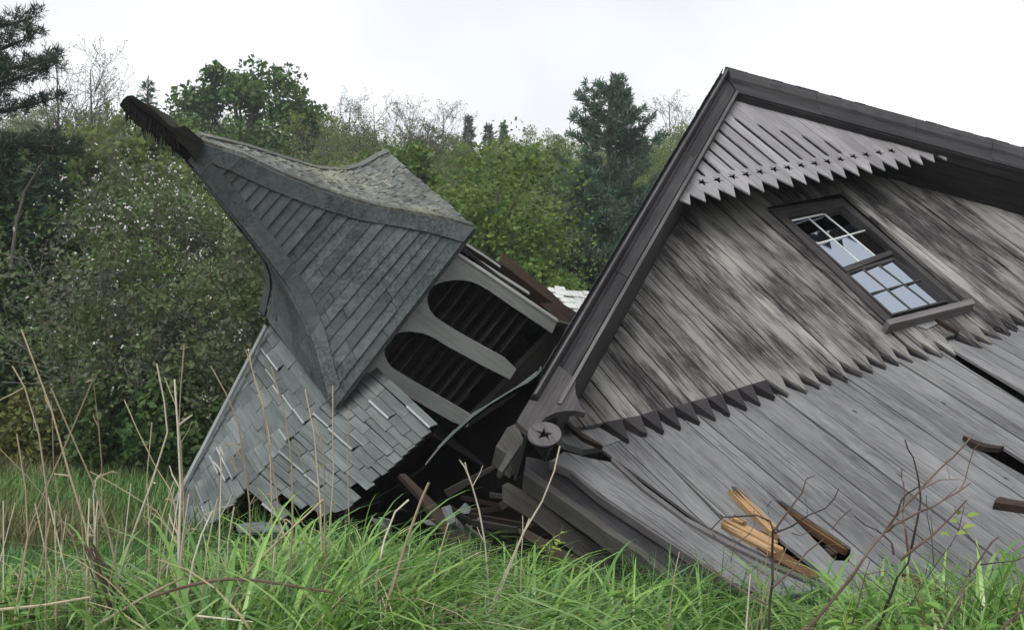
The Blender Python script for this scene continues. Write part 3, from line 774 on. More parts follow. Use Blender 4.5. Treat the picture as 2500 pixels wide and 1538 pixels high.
# ------------------------------------------------------------------ the fallen cupola (measured: a square pagoda roof, tip towards the camera)
def rotv(w):
    t = np.linalg.norm(w); k = w / t; K = np.array([[0, -k[2], k[1]], [k[2], 0, -k[0]], [-k[1], k[0], 0]])
    return np.eye(3) + math.sin(t) * K + (1 - math.cos(t)) * K @ K
R_ = rotv(np.array([-0.272, -0.839, -0.646])); R_[2] *= -1
EX, EY, AX = d2w(R_[:, 0]), d2w(R_[:, 1]), d2w(R_[:, 2])
T0 = c2w((-1.588, 0.469, 11.627))
cup = thing('fallen_cupola', 'grey pagoda-roofed cupola with arched openings, toppled against the left side of the barn', 'cupola', (T0[0], T0[1], 0.0))
HIP = {  # measured hip curves: (height on the axis, distance of the hip from the axis)
 'B': [(2.28, .16), (1.97, .34), (1.60, .45), (1.23, .61), (.94, .77), (.73, .91), (.51, 1.13), (.27, 1.35), (.0, 1.53)],
 'C': [(2.28, .13), (1.90, .27), (1.50, .42), (1.21, .54), (.89, .68), (.56, .94), (.34, 1.19), (.23, 1.36), (.07, 1.58), (.0, 1.62)],
 'D': [(2.28, .12), (1.98, .23), (1.5, .44), (1.17, .58), (.94, .66), (.74, .745), (.57, .87), (.38, 1.07), (.10, 1.45), (.0, 1.60)],
 'A': [(2.28, .18), (1.75, .43), (1.26, .62), (.88, .77), (.54, .99), (.32, 1.21), (.14, 1.47), (.0, 1.64)]}
CD = {'A': (-1, 1), 'B': (1, 1), 'C': (1, -1), 'D': (-1, -1)}
def hip(k, z):
    pr = sorted(HIP[k]); r = float(np.interp(z, [p[0] for p in pr], [p[1] for p in pr]))
    c = CD[k]; return T0 + AX * z + (EX * c[0] + EY * c[1]) / math.sqrt(2) * r
# heights of the courses, even along the slope
zz = np.linspace(0, 2.28, 400)
arc = np.concatenate([[0], np.cumsum([np.linalg.norm(hip('B', zz[i + 1]) + hip('C', zz[i + 1]) - hip('B', zz[i]) - hip('C', zz[i])) / 2 for i in range(399)])])
def roof_face(name, k0, k1, outw, ncourse, mat, tmat, bwid, jit=.008, trimw=.17):
    zs = np.interp(np.linspace(0, arc[-1], ncourse + 1), arc, zz)
    fb = MB(); tb = MB()
    for i in range(ncourse):
        z0, z1 = zs[i], zs[i + 1]
        z1b = min(z1 + (z1 - z0) * .12, 2.28)
        a0_, a1_ = hip(k0, z0), hip(k1, z0); b0_, b1_ = hip(k0, z1b), hip(k1, z1b)
        d_up = (b0_ + b1_ - a0_ - a1_); nrm = np.cross(a1_ - a0_, d_up); nrm /= np.linalg.norm(nrm)
        if nrm @ outw < 0: nrm = -nrm
        w_ = np.linalg.norm(a1_ - a0_); s = 0.0
        while s < 1:
            e = s + bwid * random.uniform(.6, 1.6) / max(w_, .05)
            if e > .88: e = 1.0
            g = .003 / max(w_, .1)
            lo = .016 + random.uniform(-jit, jit); hi = .003
            p = lambda A_, B_, u: A_ * (1 - u) + B_ * u
            q0, q1, q2, q3 = p(a0_, a1_, s + g), p(a0_, a1_, e - g), p(b0_, b1_, e - g), p(b0_, b1_, s + g)
            fb.hex([q0 - nrm * .02, q0 + nrm * lo, q3 + nrm * hi, q3 - nrm * .02, q1 - nrm * .02, q1 + nrm * lo, q2 + nrm * hi, q2 - nrm * .02])
            s = e
    # boards running up both hips
    n = 30; zt = np.interp(np.linspace(0, arc[-1], n + 1), arc, zz)
    for side in (0, 1):
        ka, kb = (k0, k1) if side == 0 else (k1, k0)
        seg = random.random()
        for i in range(n):
            if i % 7 == 0: seg = random.random()
            A0, B0, A1, B1 = hip(ka, zt[i]), hip(kb, zt[i]), hip(ka, zt[i + 1]), hip(kb, zt[i + 1])
            w0 = min(trimw / max(np.linalg.norm(B0 - A0), .01), .5); w1 = min(trimw / max(np.linalg.norm(B1 - A1), .01), .5)
            I0, I1 = A0 + (B0 - A0) * w0, A1 + (B1 - A1) * w1
            nr = np.cross(B0 - A0, A1 - A0); nr /= np.linalg.norm(nr)
            if nr @ outw < 0: nr = -nr
            h = .026 + .006 * seg
            tb.hex([A0, A0 + nr * h, I0 + nr * h, I0, A1, A1 + nr * h, I1 + nr * h, I1], seg)
    return fb, tb, mat, tmat
faces = [roof_face('front', 'B', 'C', EX, 24, M['cupboards'], M['cuptrim'], .95, .009),
         roof_face('top', 'A', 'B', EY, 44, M['cupmoss'], M['cupmoss'], .10, .011, .10),
         roof_face('left', 'D', 'A', -EX, 20, M['cupboards'], M['cuptrim'], .7),
         roof_face('under', 'C', 'D', -EY, 20, M['cupboards'], M['cuptrim'], .7)]
croof = None
for nm, (fb, tb, m1, m2) in zip(('cupola_roof', 'mossy_roof_slope', 'roof_slope', 'roof_slope'), faces):
    if croof is None: croof = fb.build(nm, m1, cup); tb.build('hip_boards', m2, croof)
    else:
        fo = fb.build(nm, m1, croof if False else cup); tb.build('hip_boards', m2, fo)
sf = MB(); sf.face([hip(k, .0) - AX * .03 for k in 'ABCD'], None, .4)
rim = [hip(k, .0) for k in 'ABCD']
for i in range(4):
    p, q = rim[i], rim[(i + 1) % 4]
    sf.hex([p - AX * .05, p + AX * .012, p * .97 + T0 * .03 + AX * .012, p * .97 + T0 * .03 - AX * .05, q - AX * .05, q + AX * .012, q * .97 + T0 * .03 + AX * .012, q * .97 + T0 * .03 - AX * .05])
sf.build('cupola_soffit', M['cuptrim'], cup)
# rotten finial
fin = MB()
tipw = T0 + AX * 2.28; 
def fr_at(p, depth): return at(p[0], p[1], depth)
FD = 9.95
FFr = Frame(at(400, 300, FD), d2w((0.80, -0.52, 0.25)), d2w((0.5, 0.82, 0.1)), np.cross(d2w((0.80, -0.52, 0.25)), d2w((0.5, 0.82, 0.1))))
if FFr.e3[1] > 0: FFr.e3 = -FFr.e3
FFr.e2 = np.cross(FFr.e3, FFr.e1); 
def fz_(x, y): return (280 + x / 7.56, 200 + y / 7.56)
def prism_px(name, px, mat, c0, c1, parent, al=(1, 0), fr=FFr):
    b_ = MB(); b_.prism(fr, fr.path([fz_(*p) for p in px], c1), c0, c1, .5, along=al); return b_.build(name, mat, parent)
fo = prism_px('finial', [(1640, 1095), (1480, 960), (1290, 800), (1220, 830), (1150, 860), (1080, 830), (1000, 800), (860, 650), (700, 500), (560, 400), (450, 330), (340, 250), (230, 260), (150, 330), (90, 430), (170, 540), (240, 560), (270, 640), (360, 690), (420, 790), (520, 850), (560, 830), (640, 920), (700, 905), (760, 960), (800, 1030), (830, 900), (900, 880), (930, 990), (960, 1060), (1010, 1160), (1030, 1060), (1075, 1030), (1120, 1080), (1240, 1160), (1330, 1250), (1400, 1340), (1490, 1480), (1590, 1240)], M['finial'], -.06, .06, cup)
prism_px('finial_cheek', [(560, 360), (740, 470), (960, 600), (1100, 680), (1165, 790), (1130, 860), (1010, 820), (860, 650), (700, 500)], M['beam'], -.09, -.03, fo)
prism_px('finial_cheek', [(300, 330), (420, 420), (640, 560), (860, 650), (980, 790), (1080, 900), (1040, 930), (900, 800), (700, 640), (450, 480)], M['finial'], .06, .10, fo)
hang = MB()
for k in range(150):
    t = random.random(); x = 200 + t * 950; y = 420 + t * 620 + random.uniform(-60, 60)
    p = FFr.pix(*fz_(x, y), .02); L_ = random.uniform(.04, .17)
    hang.tube([FFr.w(p[0], p[1], random.uniform(-.05, .08)), FFr.w(p[0], p[1], random.uniform(-.05, .08)) + np.array([random.uniform(-.02, .03), 0, -L_])], [.012, .003], 4)
hang.build('hanging_bark', M['finial'], fo)
col = MB()
ring0 = [T0 + AX * 2.20 + (EX * c + EY * d) * .125 for c, d in ((1, 1), (1, -1), (-1, -1), (-1, 1))]
ring1 = [T0 + AX * 2.52 + (EX * c + EY * d) * .085 for c, d in ((1, 1), (1, -1), (-1, -1), (-1, 1))]
col.hex(ring0 + ring1); col.build('finial_collar', M['finial'], fo)
# belfry body: arcaded front
KB = .87
CFf = Frame(T0 + EX * KB, EY, AX, EX)
body_px = [(1116, 620), (1361, 784), (1348, 814), (1290, 775), (1216, 725), (1193, 709), (1172, 697), (1152, 688), (1130, 684), (1111, 684), (1088, 687), (1070, 692), (1057, 700), (1048, 711), (1043, 726), (1044, 740), (1050, 757), (1060, 770), (1072, 782), (1117, 811), (1180, 847), (1240, 880), (1261, 901), (1245, 926), (1179, 893), (1097, 848), (1056, 823), (1031, 813), (999, 809), (980, 811), (962, 816), (948, 824), (940, 834), (938, 846), (939, 864), (945, 881), (955, 895), (966, 906), (1015, 936), (1076, 971), (1154, 1017), (1140, 1042), (1105, 1030), (1015, 978), (953, 943), (900, 912), (860, 915), (840, 900), (980, 745)]
fb = MB(); pth = CFf.path(body_px, .03); fb.prism(CFf, pth, -.05, .03, .5, along=(0, 1))
body = fb.build('arcaded_front', M['paint'], cup)
jb = MB()                                            # depth of the arches
ib = MB()
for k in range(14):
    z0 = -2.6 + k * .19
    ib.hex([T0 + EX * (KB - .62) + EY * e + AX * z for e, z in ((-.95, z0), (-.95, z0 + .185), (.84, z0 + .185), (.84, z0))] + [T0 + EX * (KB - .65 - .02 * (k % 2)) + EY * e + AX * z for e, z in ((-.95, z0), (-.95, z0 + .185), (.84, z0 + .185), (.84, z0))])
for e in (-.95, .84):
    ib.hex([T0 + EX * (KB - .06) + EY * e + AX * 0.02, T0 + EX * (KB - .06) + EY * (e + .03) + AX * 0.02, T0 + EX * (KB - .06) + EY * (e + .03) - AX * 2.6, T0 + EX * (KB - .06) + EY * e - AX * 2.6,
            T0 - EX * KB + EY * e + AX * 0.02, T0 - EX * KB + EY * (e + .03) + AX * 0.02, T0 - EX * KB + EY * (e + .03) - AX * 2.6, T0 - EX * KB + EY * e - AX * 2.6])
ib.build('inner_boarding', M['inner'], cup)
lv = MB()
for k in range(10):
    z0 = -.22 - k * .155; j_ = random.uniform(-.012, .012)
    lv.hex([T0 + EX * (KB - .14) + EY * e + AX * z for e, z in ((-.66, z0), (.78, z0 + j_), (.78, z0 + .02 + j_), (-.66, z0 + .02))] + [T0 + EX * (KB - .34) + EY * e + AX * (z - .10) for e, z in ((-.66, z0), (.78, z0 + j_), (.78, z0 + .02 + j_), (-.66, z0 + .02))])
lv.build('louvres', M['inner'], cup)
eb = MB(); eb.prism(CFf, CFf.path([(1348, 812), (1362, 786), (1420, 800), (1330, 905), (1230, 985), (1140, 1045), (1120, 1030), (1154, 1016), (1245, 926), (1261, 901)], -.12), -.2, -.12, .3, along=(1, 0))
eb.build('cupola_base', M['inner'], cup)
tp = MB(); tp.prism(CFf, CFf.path([(1117, 620), (1139, 592), (1240, 655), (1330, 725), (1405, 775), (1362, 786)], -.5), -.56, -.5, .6, along=(0, 1)); tp.build('weathered_side', M['brown'], cup)
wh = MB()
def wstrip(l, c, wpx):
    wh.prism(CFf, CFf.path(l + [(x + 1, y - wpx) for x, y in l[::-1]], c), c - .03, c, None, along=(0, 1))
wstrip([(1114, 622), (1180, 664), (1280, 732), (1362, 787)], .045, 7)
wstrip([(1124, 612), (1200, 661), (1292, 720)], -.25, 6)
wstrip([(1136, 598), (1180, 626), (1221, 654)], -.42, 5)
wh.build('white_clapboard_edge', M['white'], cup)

# shingled roof slope lying under the cupola (belongs to the barn roof)
def inpoly(p, poly):
    x, y = p; c = False; j = len(poly) - 1
    for i in range(len(poly)):
        if (poly[i][1] > y) != (poly[j][1] > y) and x < (poly[j][0] - poly[i][0]) * (y - poly[i][1]) / (poly[j][1] - poly[i][1]) + poly[i][0]: c = not c
        j = i
    return c
SK = [(648, 800), (668, 800), (800, 960), (850, 905), (885, 900), (945, 922), (1000, 962), (1024, 985), (1042, 1020), (1056, 1060), (1042, 1116), (962, 1178), (865, 1238), (742, 1266), (735, 1240), (716, 1230), (700, 1250), (680, 1246), (660, 1222), (650, 1214), (640, 1232), (628, 1236), (612, 1222), (590, 1230), (578, 1262), (548, 1276), (540, 1330), (380, 1330), (440, 1180)]
def lp_(t): return np.array([656 - 198 * t, 803 + 377 * t, 12.45 - .85 * t])
def hp_(u): return np.array([798 - 193 * u, 983 + 209 * u, 11.02 - .47 * u])
def re_(u): return np.array([1058 - 203 * (u + .45), 1050 + 190 * (u + .45), 10.2 - .06 * (u + .45)])
shl, shb, shu = MB(), MB(), MB()
def facet(fA, fB, rows, bw, outv):
    for j in range(len(rows) - 1):
        t0, t1 = rows[j], rows[j + 1]
        A0, B0, A1, B1 = fA(t0), fB(t0), fA(t1), fB(t1)
        W3 = [at(*q) for q in (A0, B0, A1, B1)]
        n = np.cross(W3[1] - W3[0], W3[2] - W3[0]); n /= np.linalg.norm(n)
        if n @ (EYE - W3[0]) < 0: n = -n
        wid = np.linalg.norm(W3[1] - W3[0]); s = random.uniform(-.1, 0) * .3
        lift_run = 0
        while s < 1:
            e = s + bw * random.uniform(.55, 1.45) / wid
            mid = (A0 * (1 - (s + e) / 2) + B0 * (s + e) / 2 + A1 * (1 - (s + e) / 2) + B1 * (s + e) / 2) / 2
            if inpoly(mid[:2], SK):
                s_, e_ = max(s, 0) + .004 / wid, min(e, 1) - .004 / wid
                P0, P1 = W3[0] * (1 - s_) + W3[1] * s_, W3[0] * (1 - e_) + W3[1] * e_
                Q0, Q1 = W3[2] * (1 - s_) + W3[3] * s_, W3[2] * (1 - e_) + W3[3] * e_
                shu.hex([P0 - n * .05, P0 - n * .03, Q0 - n * .03, Q0 - n * .05, P1 - n * .05, P1 - n * .03, Q1 - n * .03, Q1 - n * .05], .5)
                if lift_run <= 0 and random.random() < (.10 if mid[1] > 900 else .03): lift_run = random.randint(1, 4)
                lift = lift_run > 0; lift_run -= 1
                dq = (Q0 - P0) * random.uniform(-.10, .26); dq1 = dq + (Q0 - P0) * random.uniform(-.10, .10)
                h0, h1 = .004, .020 + random.uniform(-.004, .010) + (.022 if lift else 0)
                if lift: dq = dq - (Q0 - P0) * random.uniform(.0, .25); dq1 = dq
                if random.random() > (.05 if mid[1] > 1170 else .003):
                    shl.hex([P0 - n * .012, P0 + n * h0, Q0 + dq + n * h1, Q0 + dq + n * (h1 - .012), P1 - n * .012, P1 + n * h0, Q1 + dq1 + n * (h1 + .003), Q1 + dq1 + n * (h1 - .010)])
                    if lift:
                        u_ = (Q0 - P0) / np.linalg.norm(Q0 - P0)
                        shb.hex([Q0 + dq + n * (h1 - .012), Q0 + dq + n * (h1 + .004), Q0 + dq + u_ * .02 + n * (h1 + .002), Q0 + dq + u_ * .02 + n * (h1 - .012), Q1 + dq1 + n * (h1 - .012), Q1 + dq1 + n * (h1 + .004), Q1 + dq1 + u_ * .02 + n * (h1 + .002), Q1 + dq1 + u_ * .02 + n * (h1 - .012)])
            s = e
facet(lp_, lambda t: hp_(t / .648), np.linspace(-.02, 1.5, 25), .46, None)
facet(hp_, re_, np.linspace(-.6, 1.6, 27), .40, None)
shu.prism(Frame(at(650, 1240, 10.95), H_, d2w((-.3, .9, .3)), np.cross(H_, d2w((-.3, .9, .3)))), Frame(at(650, 1240, 10.95), H_, d2w((-.3, .9, .3)), np.cross(H_, d2w((-.3, .9, .3)))).path([(560, 1205), (770, 1205), (790, 1300), (540, 1300)]), -.02, 0, .5)  # added black panel painting shade into the torn hole
sko = shl.build('fallen_roof_slope', M['shingle'], barn)
eo = shb.build('edges', M['shinglebright'])
bm = bmesh.new(); bm.from_mesh(sko.data); n0 = len(bm.faces); eo.data.transform(Matrix.Translation(-barn.location)); bm.from_mesh(eo.data); bm.faces.ensure_lookup_table()
for f in bm.faces[n0:]: f.material_index = 1
bm.to_mesh(sko.data); bm.free(); sko.data.materials.append(M['shinglebright']); bpy.data.objects.remove(eo)
shu.build('roof_underlay', M['dark'], sko)
rb = MB(); rb.tube([at(650, 797, 12.3), at(560, 970, 11.9), at(452, 1180, 11.5), at(430, 1225, 11.4)], [.03, .03, .035, .035], 6)
rb.build('roof_edge_board', M['shinglebright'], sko)

# ------------------------------------------------------------------ loose timbers in front of and behind the wreck (things of their own)
def loose(name, label, cat, mat, fr, px, c0, c1, al=None, group=None):
    pth = fr.path(px, c1); b_ = MB(); b_.prism(fr, pth, c0, c1, None, along=al if al is not None else pth[1] - pth[0])
    return tag(own_origin(b_.build(name, mat)), label, cat, group)
def slat_between(name, label, cat, mat, p, q, wid, th, up=(0, 0, 1), group=None, taper=1.0):
    p, q = np.array(p), np.array(q); d = q - p; d /= np.linalg.norm(d); u = np.array(up, float); u -= (u @ d) * d; u /= np.linalg.norm(u); s = np.cross(d, u)
    b_ = MB()
    b_.hex([p - u * wid / 2 - s * th / 2, p + u * wid / 2 - s * th / 2, p + u * wid / 2 + s * th / 2, p - u * wid / 2 + s * th / 2] +
           [q - u * wid / 2 * taper - s * th / 2, q + u * wid / 2 * taper - s * th / 2, q + u * wid / 2 * taper + s * th / 2, q - u * wid / 2 * taper + s * th / 2])
    return tag(own_origin(b_.build(name, mat)), label, cat, group)
BFr = Frame(at(1350, 1250, 7.6), d2w((.75, -.45, -.35)), d2w((.45, .85, .2)), np.cross(d2w((.75, -.45, -.35)), d2w((.45, .85, .2))))
if BFr.e3[1] > 0: BFr.e3 = -BFr.e3
BFr.e2 = np.cross(BFr.e3, BFr.e1)
loose('broken_beam', 'thick grey-brown beam with a cut end jutting out below the eave corner', 'beam', M['beam'], BFr, [l6(205, 768), l6(245, 748), l6(400, 832), l6(700, 1072), l6(900, 1205), l6(1150, 1385), l6(1000, 1440), l6(600, 1150), l6(400, 992), l6(208, 872)], -.20, 0.0, al=(1, 0))
loose('fallen_plank', 'wide brown plank wedged between the grey beam and the dark eave', 'plank', M['brown'], BFr, [l6(560, 815), l6(720, 905), l6(1100, 1135), l6(1330, 1310), l6(1250, 1420), l6(1050, 1420), l6(850, 1170)], -.36, -.30, al=(1, -.1))
loose('fallen_plank', 'narrow reddish plank low in the grass below the grey beam', 'plank', M['brown'], BFr, [l6(308, 1048), l6(372, 1058), l6(900, 1350), l6(980, 1440), l6(800, 1440), l6(312, 1078)], -.0, .05, al=(1, -.1))
loose('fallen_plank', 'brown plank leaning down out of the dark hollow under the torn roof', 'plank', M['brown'], Frame(at(1080, 1230, 9.0), H_, d2w((-.5, .75, .4)), np.cross(H_, d2w((-.5, .75, .4)))), [(985, 1159), (999, 1156), (1118, 1289), (1180, 1380), (1120, 1380), (1027, 1212)], -.03, .03, al=(-.4, 1))
for k, (x, y, s_, lab) in enumerate([(1128, 1246, 1, 'torn grey shingle hanging in the dark hollow, upper of two'), (1162, 1278, .8, 'torn grey shingle lying in the dark hollow, lower of two')]):
    c = at(x, y, 9.3); b_ = MB()
    b_.hex([c + s_ * np.array(v) for v in ((-.08, 0, -.04), (-.07, .02, -.03), (.03, .05, .06), (.02, .03, .06), (.06, -.02, -.02), (.07, 0, -.01), (.08, .03, .02), (.07, .01, .02))])
    tag(own_origin(b_.build('shingle_scrap', M['shingle'])), lab, 'shingle', 'torn shingles in the hollow')
for k in range(9):
    x, y, z_ = random.uniform(1060, 1240), random.uniform(1200, 1300), random.uniform(8.9, 10.2)
    p = at(x, y, z_); a_ = random.uniform(-.9, .9); L = random.uniform(.25, .8); d = np.array([math.cos(a_), random.uniform(-.4, .4), math.sin(a_) * .8])
    slat_between('broken_lath', 'dark splintered lath among the litter in the hollow under the torn roof', 'lath', M[random.choice(('brown', 'inner', 'beam'))], p, p + d * L, random.uniform(.03, .08), .02, (random.uniform(-.5, .5), -.4, 1), 'laths in the hollow', random.uniform(.2, .9))
for k in range(8):
    x, y = random.uniform(880, 1200), random.uniform(1255, 1300); c = at(x, y, random.uniform(8.6, 9.4)); s_ = random.uniform(.5, 1.0); b_ = MB(); r3 = rotv(np.array([random.uniform(-1, 1), random.uniform(-1, 1), random.uniform(-2, 2)]))
    b_.hex([c + s_ * (r3 @ np.array(v)) for v in ((-.1, -.06, 0), (-.1, .06, 0), (-.1, .06, .012), (-.1, -.06, .012), (.12, -.05, .004), (.1, .06, 0), (.1, .06, .008), (.12, -.05, .012))])
    tag(own_origin(b_.build('fallen_shingle', M['shingle'])), 'loose grey shingle fallen at the grassy edge of the hollow', 'shingle', 'shingles fallen at the edge of the hollow')
b_ = MB(); cr = [(575, 1278, 10.0), (640, 1272, 10.1), (700, 1285, 9.9), (690, 1300, 9.8), (640, 1298, 9.8), (585, 1300, 9.8)]
for i in range(1, 5):
    P_ = [at(*cr[0]), at(*cr[i]), at(*cr[i + 1])]; b_.face(P_, None, random.random()); b_.face([p - np.array([0, 0, .02]) for p in P_[::-1]], None, .4)
tag(own_origin(b_.build('crumpled_felt', M['shingle'])), 'crumpled strip of grey roofing lying at the lower edge of the shingles', 'roofing')
def splinters(label, p, q_, wid, n, c0=.01, c1=.05, mat='split', tip=.45, group='fresh splintered boards'):
    """a board torn along its grain: a sheaf of long slivers of unequal length"""
    A, B = LF.pix(*p, c1), LF.pix(*q_, c1); d = B - A; L = np.linalg.norm(d); d /= L; x = np.array([-d[1], d[0]]); b_ = MB(); w = wid / n
    for k in range(n):
        o = (k - n / 2) * w; st = random.uniform(0, tip) * L * (abs(k - n * .45) / n + .25); en = L - random.uniform(0, .22) * L
        sw = random.uniform(-.3, .3) * w; m_ = st + (en - st) * random.uniform(.2, .5)
        po = [A + d * st + x * (o + w * .5 + sw), A + d * m_ + x * o, A + d * en + x * (o + w * .1), A + d * (en + .03 * L) + x * (o + w * .6), A + d * en + x * (o + w), A + d * m_ + x * (o + w * 1.02)]
        z = random.uniform(-.012, .016)
        b_.prism(LF, po, c0 + z, c1 + z, None, along=d)
    return tag(own_origin(b_.build('splintered_board', M[mat])), label, 'broken board', group)
splinters('long yellow splinter standing off a split grey board', l6(1700, 735), l6(2045, 1040), .075, 3, tip=.2)
bb = loose('splintered_board', 'broad brown broken board ending in a bright yellow jagged tip beside the dark crack', 'broken board', M['splitold'], LF, [l6(1840, 1010), l6(1960, 1040), l6(2010, 1105), l6(2330, 1285), l6(2250, 1302), l6(2000, 1172), l6(1860, 1085)], -.005, .03, al=(0, 1), group='fresh splintered boards')
tpm = splinters('tip', l6(1642, 928), l6(2060, 1130), .15, 5, .0, .036, 'split', .3)
tpm.data.transform(Matrix.Translation(tpm.location - bb.location)); tpm.location = (0, 0, 0); tpm.parent = bb; tpm.name = 'torn_tip'
for k_ in ('label', 'category', 'group'): del tpm[k_]
tpm['label'] = 'bright yellow torn tip'
splinters('small yellow chip of split wood lying above the broad broken board', l6(1700, 900), l6(1812, 955), .05, 3, .045, .07)
splinters('reddish split edge along the long dark gap', l7(205, 610), l7(900, 1030), .06, 5, -.06, -.01, 'splitold', .3)
splinters('short brown stub of board at the foot of the long dark gap', l7(625, 995), l7(735, 1075), .09, 5, -.05, .01, 'brown', .3)
splinters('dark orange broken board end low in the grass at right', l7(1390, 1220), l7(1600, 1320), .07, 5, .02, .05, 'splitold', .4)
loose('fallen_plank', 'short red-brown batten stuck to the wall at the right edge', 'plank', M['brown'], LF, [l7(2290, 622), l7(2335, 590), l7(2480, 622), l7(2600, 640), l7(2600, 690), l7(2460, 665), l7(2290, 640)], .01, .07, al=(1, -.3))
loose('fallen_plank', 'rusty brown batten caught under the window sill', 'plank', M['brown'], UF, [lz(1572, 62), lz(1600, 62), lz(1865, 215), lz(1850, 228)], .02, .06, al=(.3, -1))
loose('torn_board', 'pale torn patch of board below the window sill', 'board', M['ped'], UF, [lz(1560, 62), lz(1590, 90), lz(1660, 150), lz(1560, 200), lz(1430, 160), lz(1470, 105)], .024, .034, al=(0, 1))
loose('fallen_plank', 'thin dark lath angling across the wall below the rake bracket', 'plank', M['brown'], UF, [l6(575, 312), l6(600, 312), l6(740, 425), l6(860, 495), l6(870, 512), l6(740, 455), l6(680, 405)], .02, .06, al=(.3, -1))
def bz(x, y): return (1050 + x / 5.04, 560 + y / 5.04)
BK = Frame(at(1320, 720, 12.6), d2w((.75, -.6, .25)), d2w((.5, .65, .55)), np.cross(d2w((.75, -.6, .25)), d2w((.5, .65, .55))))
BK.e2 = np.cross(BK.e3, BK.e1)
loose('roof_plank', 'dark brown lichened plank lying behind the white cupola front', 'plank', M['brown'], BK, [bz(910, 290), bz(950, 335), bz(1050, 410), bz(1200, 535), bz(1330, 640), bz(1480, 760), bz(1650, 925), bz(1900, 1080), bz(1800, 1150), bz(1610, 1140), bz(1400, 960), bz(1150, 750), bz(860, 465), bz(845, 410)], -.05, .0, al=(1, 0))
BK2 = Frame(at(1370, 730, 13.2), d2w((.95, -.1, .2)), d2w((.05, .35, .93)), d2w((0, .93, -.35)))
BK2.e3 = np.cross(BK2.e1, BK2.e2); BK2.e3 = BK2.e3 if BK2.e3[2] > 0 else -BK2.e3; BK2.e2 = np.cross(BK2.e3, BK2.e1)
RFp = [bz(1450, 690), bz(1725, 748), bz(1735, 733), bz(2100, 810), bz(2050, 1010), bz(1835, 1025), bz(1680, 945), bz(1600, 880), bz(1500, 775), bz(1520, 745)]
b_ = MB(); rp = BK2.path(RFp, 0.0); b_.prism(BK2, rp, -.04, -.012, .5, along=(1, 0))
lo_, hi_ = np.min(rp, 0), np.max(rp, 0); yy = lo_[1]; row = 0
while yy < hi_[1]:
    xx = lo_[0] - random.uniform(0, .1)
    while xx < hi_[0]:
        w_ = random.uniform(.09, .2); c_ = (xx + w_ / 2, yy + .05)
        if inpoly(c_, [tuple(p) for p in rp]) and random.random() > .06:
            dz_ = random.uniform(0, .02); b_.prism(BK2, [np.array(v) for v in ((xx, yy - random.uniform(0, .02)), (xx + w_ - .006, yy - random.uniform(0, .02)), (xx + w_ - .006, yy + .12), (xx, yy + .12))], -.01 + dz_, .004 + dz_, None, along=(0, 1))
        xx += w_
    yy += .10
tag(own_origin(b_.build('roof_fragment', M['paint'])), 'bright pale scrap of shingled roof behind the plank and the dark rake', 'roof scrap')  # grey shingles coloured near-white: skylight on them is painted in

# ------------------------------------------------------------------ ground: one sheet, field in front, wooded hill behind
def hz_(x, y):
    x = np.asarray(x, float); y = np.asarray(y, float)
    t = np.clip((y - 26) / 82, 0, 1)
    base = 19.0 * t * t * (1.7 - .7 * t) + 0.02 * np.clip(y - 108, 0, 500)
    base = base * (1 + .10 * np.exp(-((x + 45) / 30) ** 2) - .04 * np.exp(-(x / 14) ** 2))
    bump = .04 * np.sin(x * 1.3 + .7) * np.sin(y * 1.1) + .03 * np.sin(x * 2.9 - y * 2.1)
    return base + bump * np.clip((y - 2) / 3, 0, 1) - .02
gx = np.concatenate([np.linspace(-500, -60, 12)[:-1], np.linspace(-60, 60, 161), np.linspace(60, 500, 12)[1:]])
gy = np.concatenate([np.linspace(-60, 0, 8)[:-1], np.linspace(0, 130, 221), np.linspace(130, 900, 14)[1:]])
X, Y = np.meshgrid(gx, gy); Z = hz_(X, Y)
V = np.stack([X, Y, Z], -1).reshape(-1, 3); nx, ny = len(gx), len(gy)
I = (np.arange(ny - 1)[:, None] * nx + np.arange(nx - 1)[None]).ravel()
me = bpy.data.meshes.new('ground'); me.from_pydata(V.tolist(), [], np.stack([I, I + 1, I + nx + 1, I + nx], 1).tolist())
me.polygons.foreach_set('use_smooth', [True] * len(me.polygons)); me.materials.append(M['ground'])
tag(link('ground', me), kind='structure')
b_ = MB(); pg = [(-2.3, 9.9), (-1.0, 9.5), (0.2, 8.3), (1.2, 7.3), (2.6, 6.6), (5.5, 6.0), (8, 9), (4, 15), (-1.5, 13)]
ctr = np.mean(pg, 0)
for i in range(len(pg)):
    p, q = pg[i], pg[(i + 1) % len(pg)]
    b_.face([(p[0], p[1], .075), (q[0], q[1], .075), (ctr[0], ctr[1], .09)])
tag(b_.build('bare_soil', M['soil']), kind='structure')

# ------------------------------------------------------------------ plants
M['grass'] = leaf('green_grass', (0.026, 0.080, 0.018), (0.090, 0.195, 0.044), .35, .34, .5, (0.060, 0.145, 0.034), 1.3, 0)
M['grasslong'] = leaf('long_grass', (0.062, 0.165, 0.030), (0.235, 0.390, 0.090), .36, .22, .9, None, 1, 0)
M['meadow'] = leaf('meadow_grass', (0.045, 0.110, 0.026), (0.105, 0.190, 0.050), .25, .55, .3, (0.120, 0.115, 0.050), .35, 0)
M['dead'] = leaf('dead_grass', (0.30, 0.235, 0.135), (0.42, 0.35, 0.23), .2, .6, .25, None, 1, 0)
M['weed'] = leaf('weed_leaf', (0.070, 0.165, 0.025), (0.125, 0.235, 0.045), .3, .45, .4)
M['sprig'] = leaf('yellow_green_leaf', (0.110, 0.180, 0.030), (0.180, 0.235, 0.050), .3, .5, .3)
M['olive'] = leaf('olive_spring_leaf', (0.088, 0.140, 0.036), (0.170, 0.232, 0.066), .46, .6, .12, (0.110, 0.122, 0.055), .22, .25)
M['spring'] = leaf('bright_spring_leaf', (0.050, 0.095, 0.020), (0.105, 0.165, 0.036), .35, .55, .2, None, .6, .18)
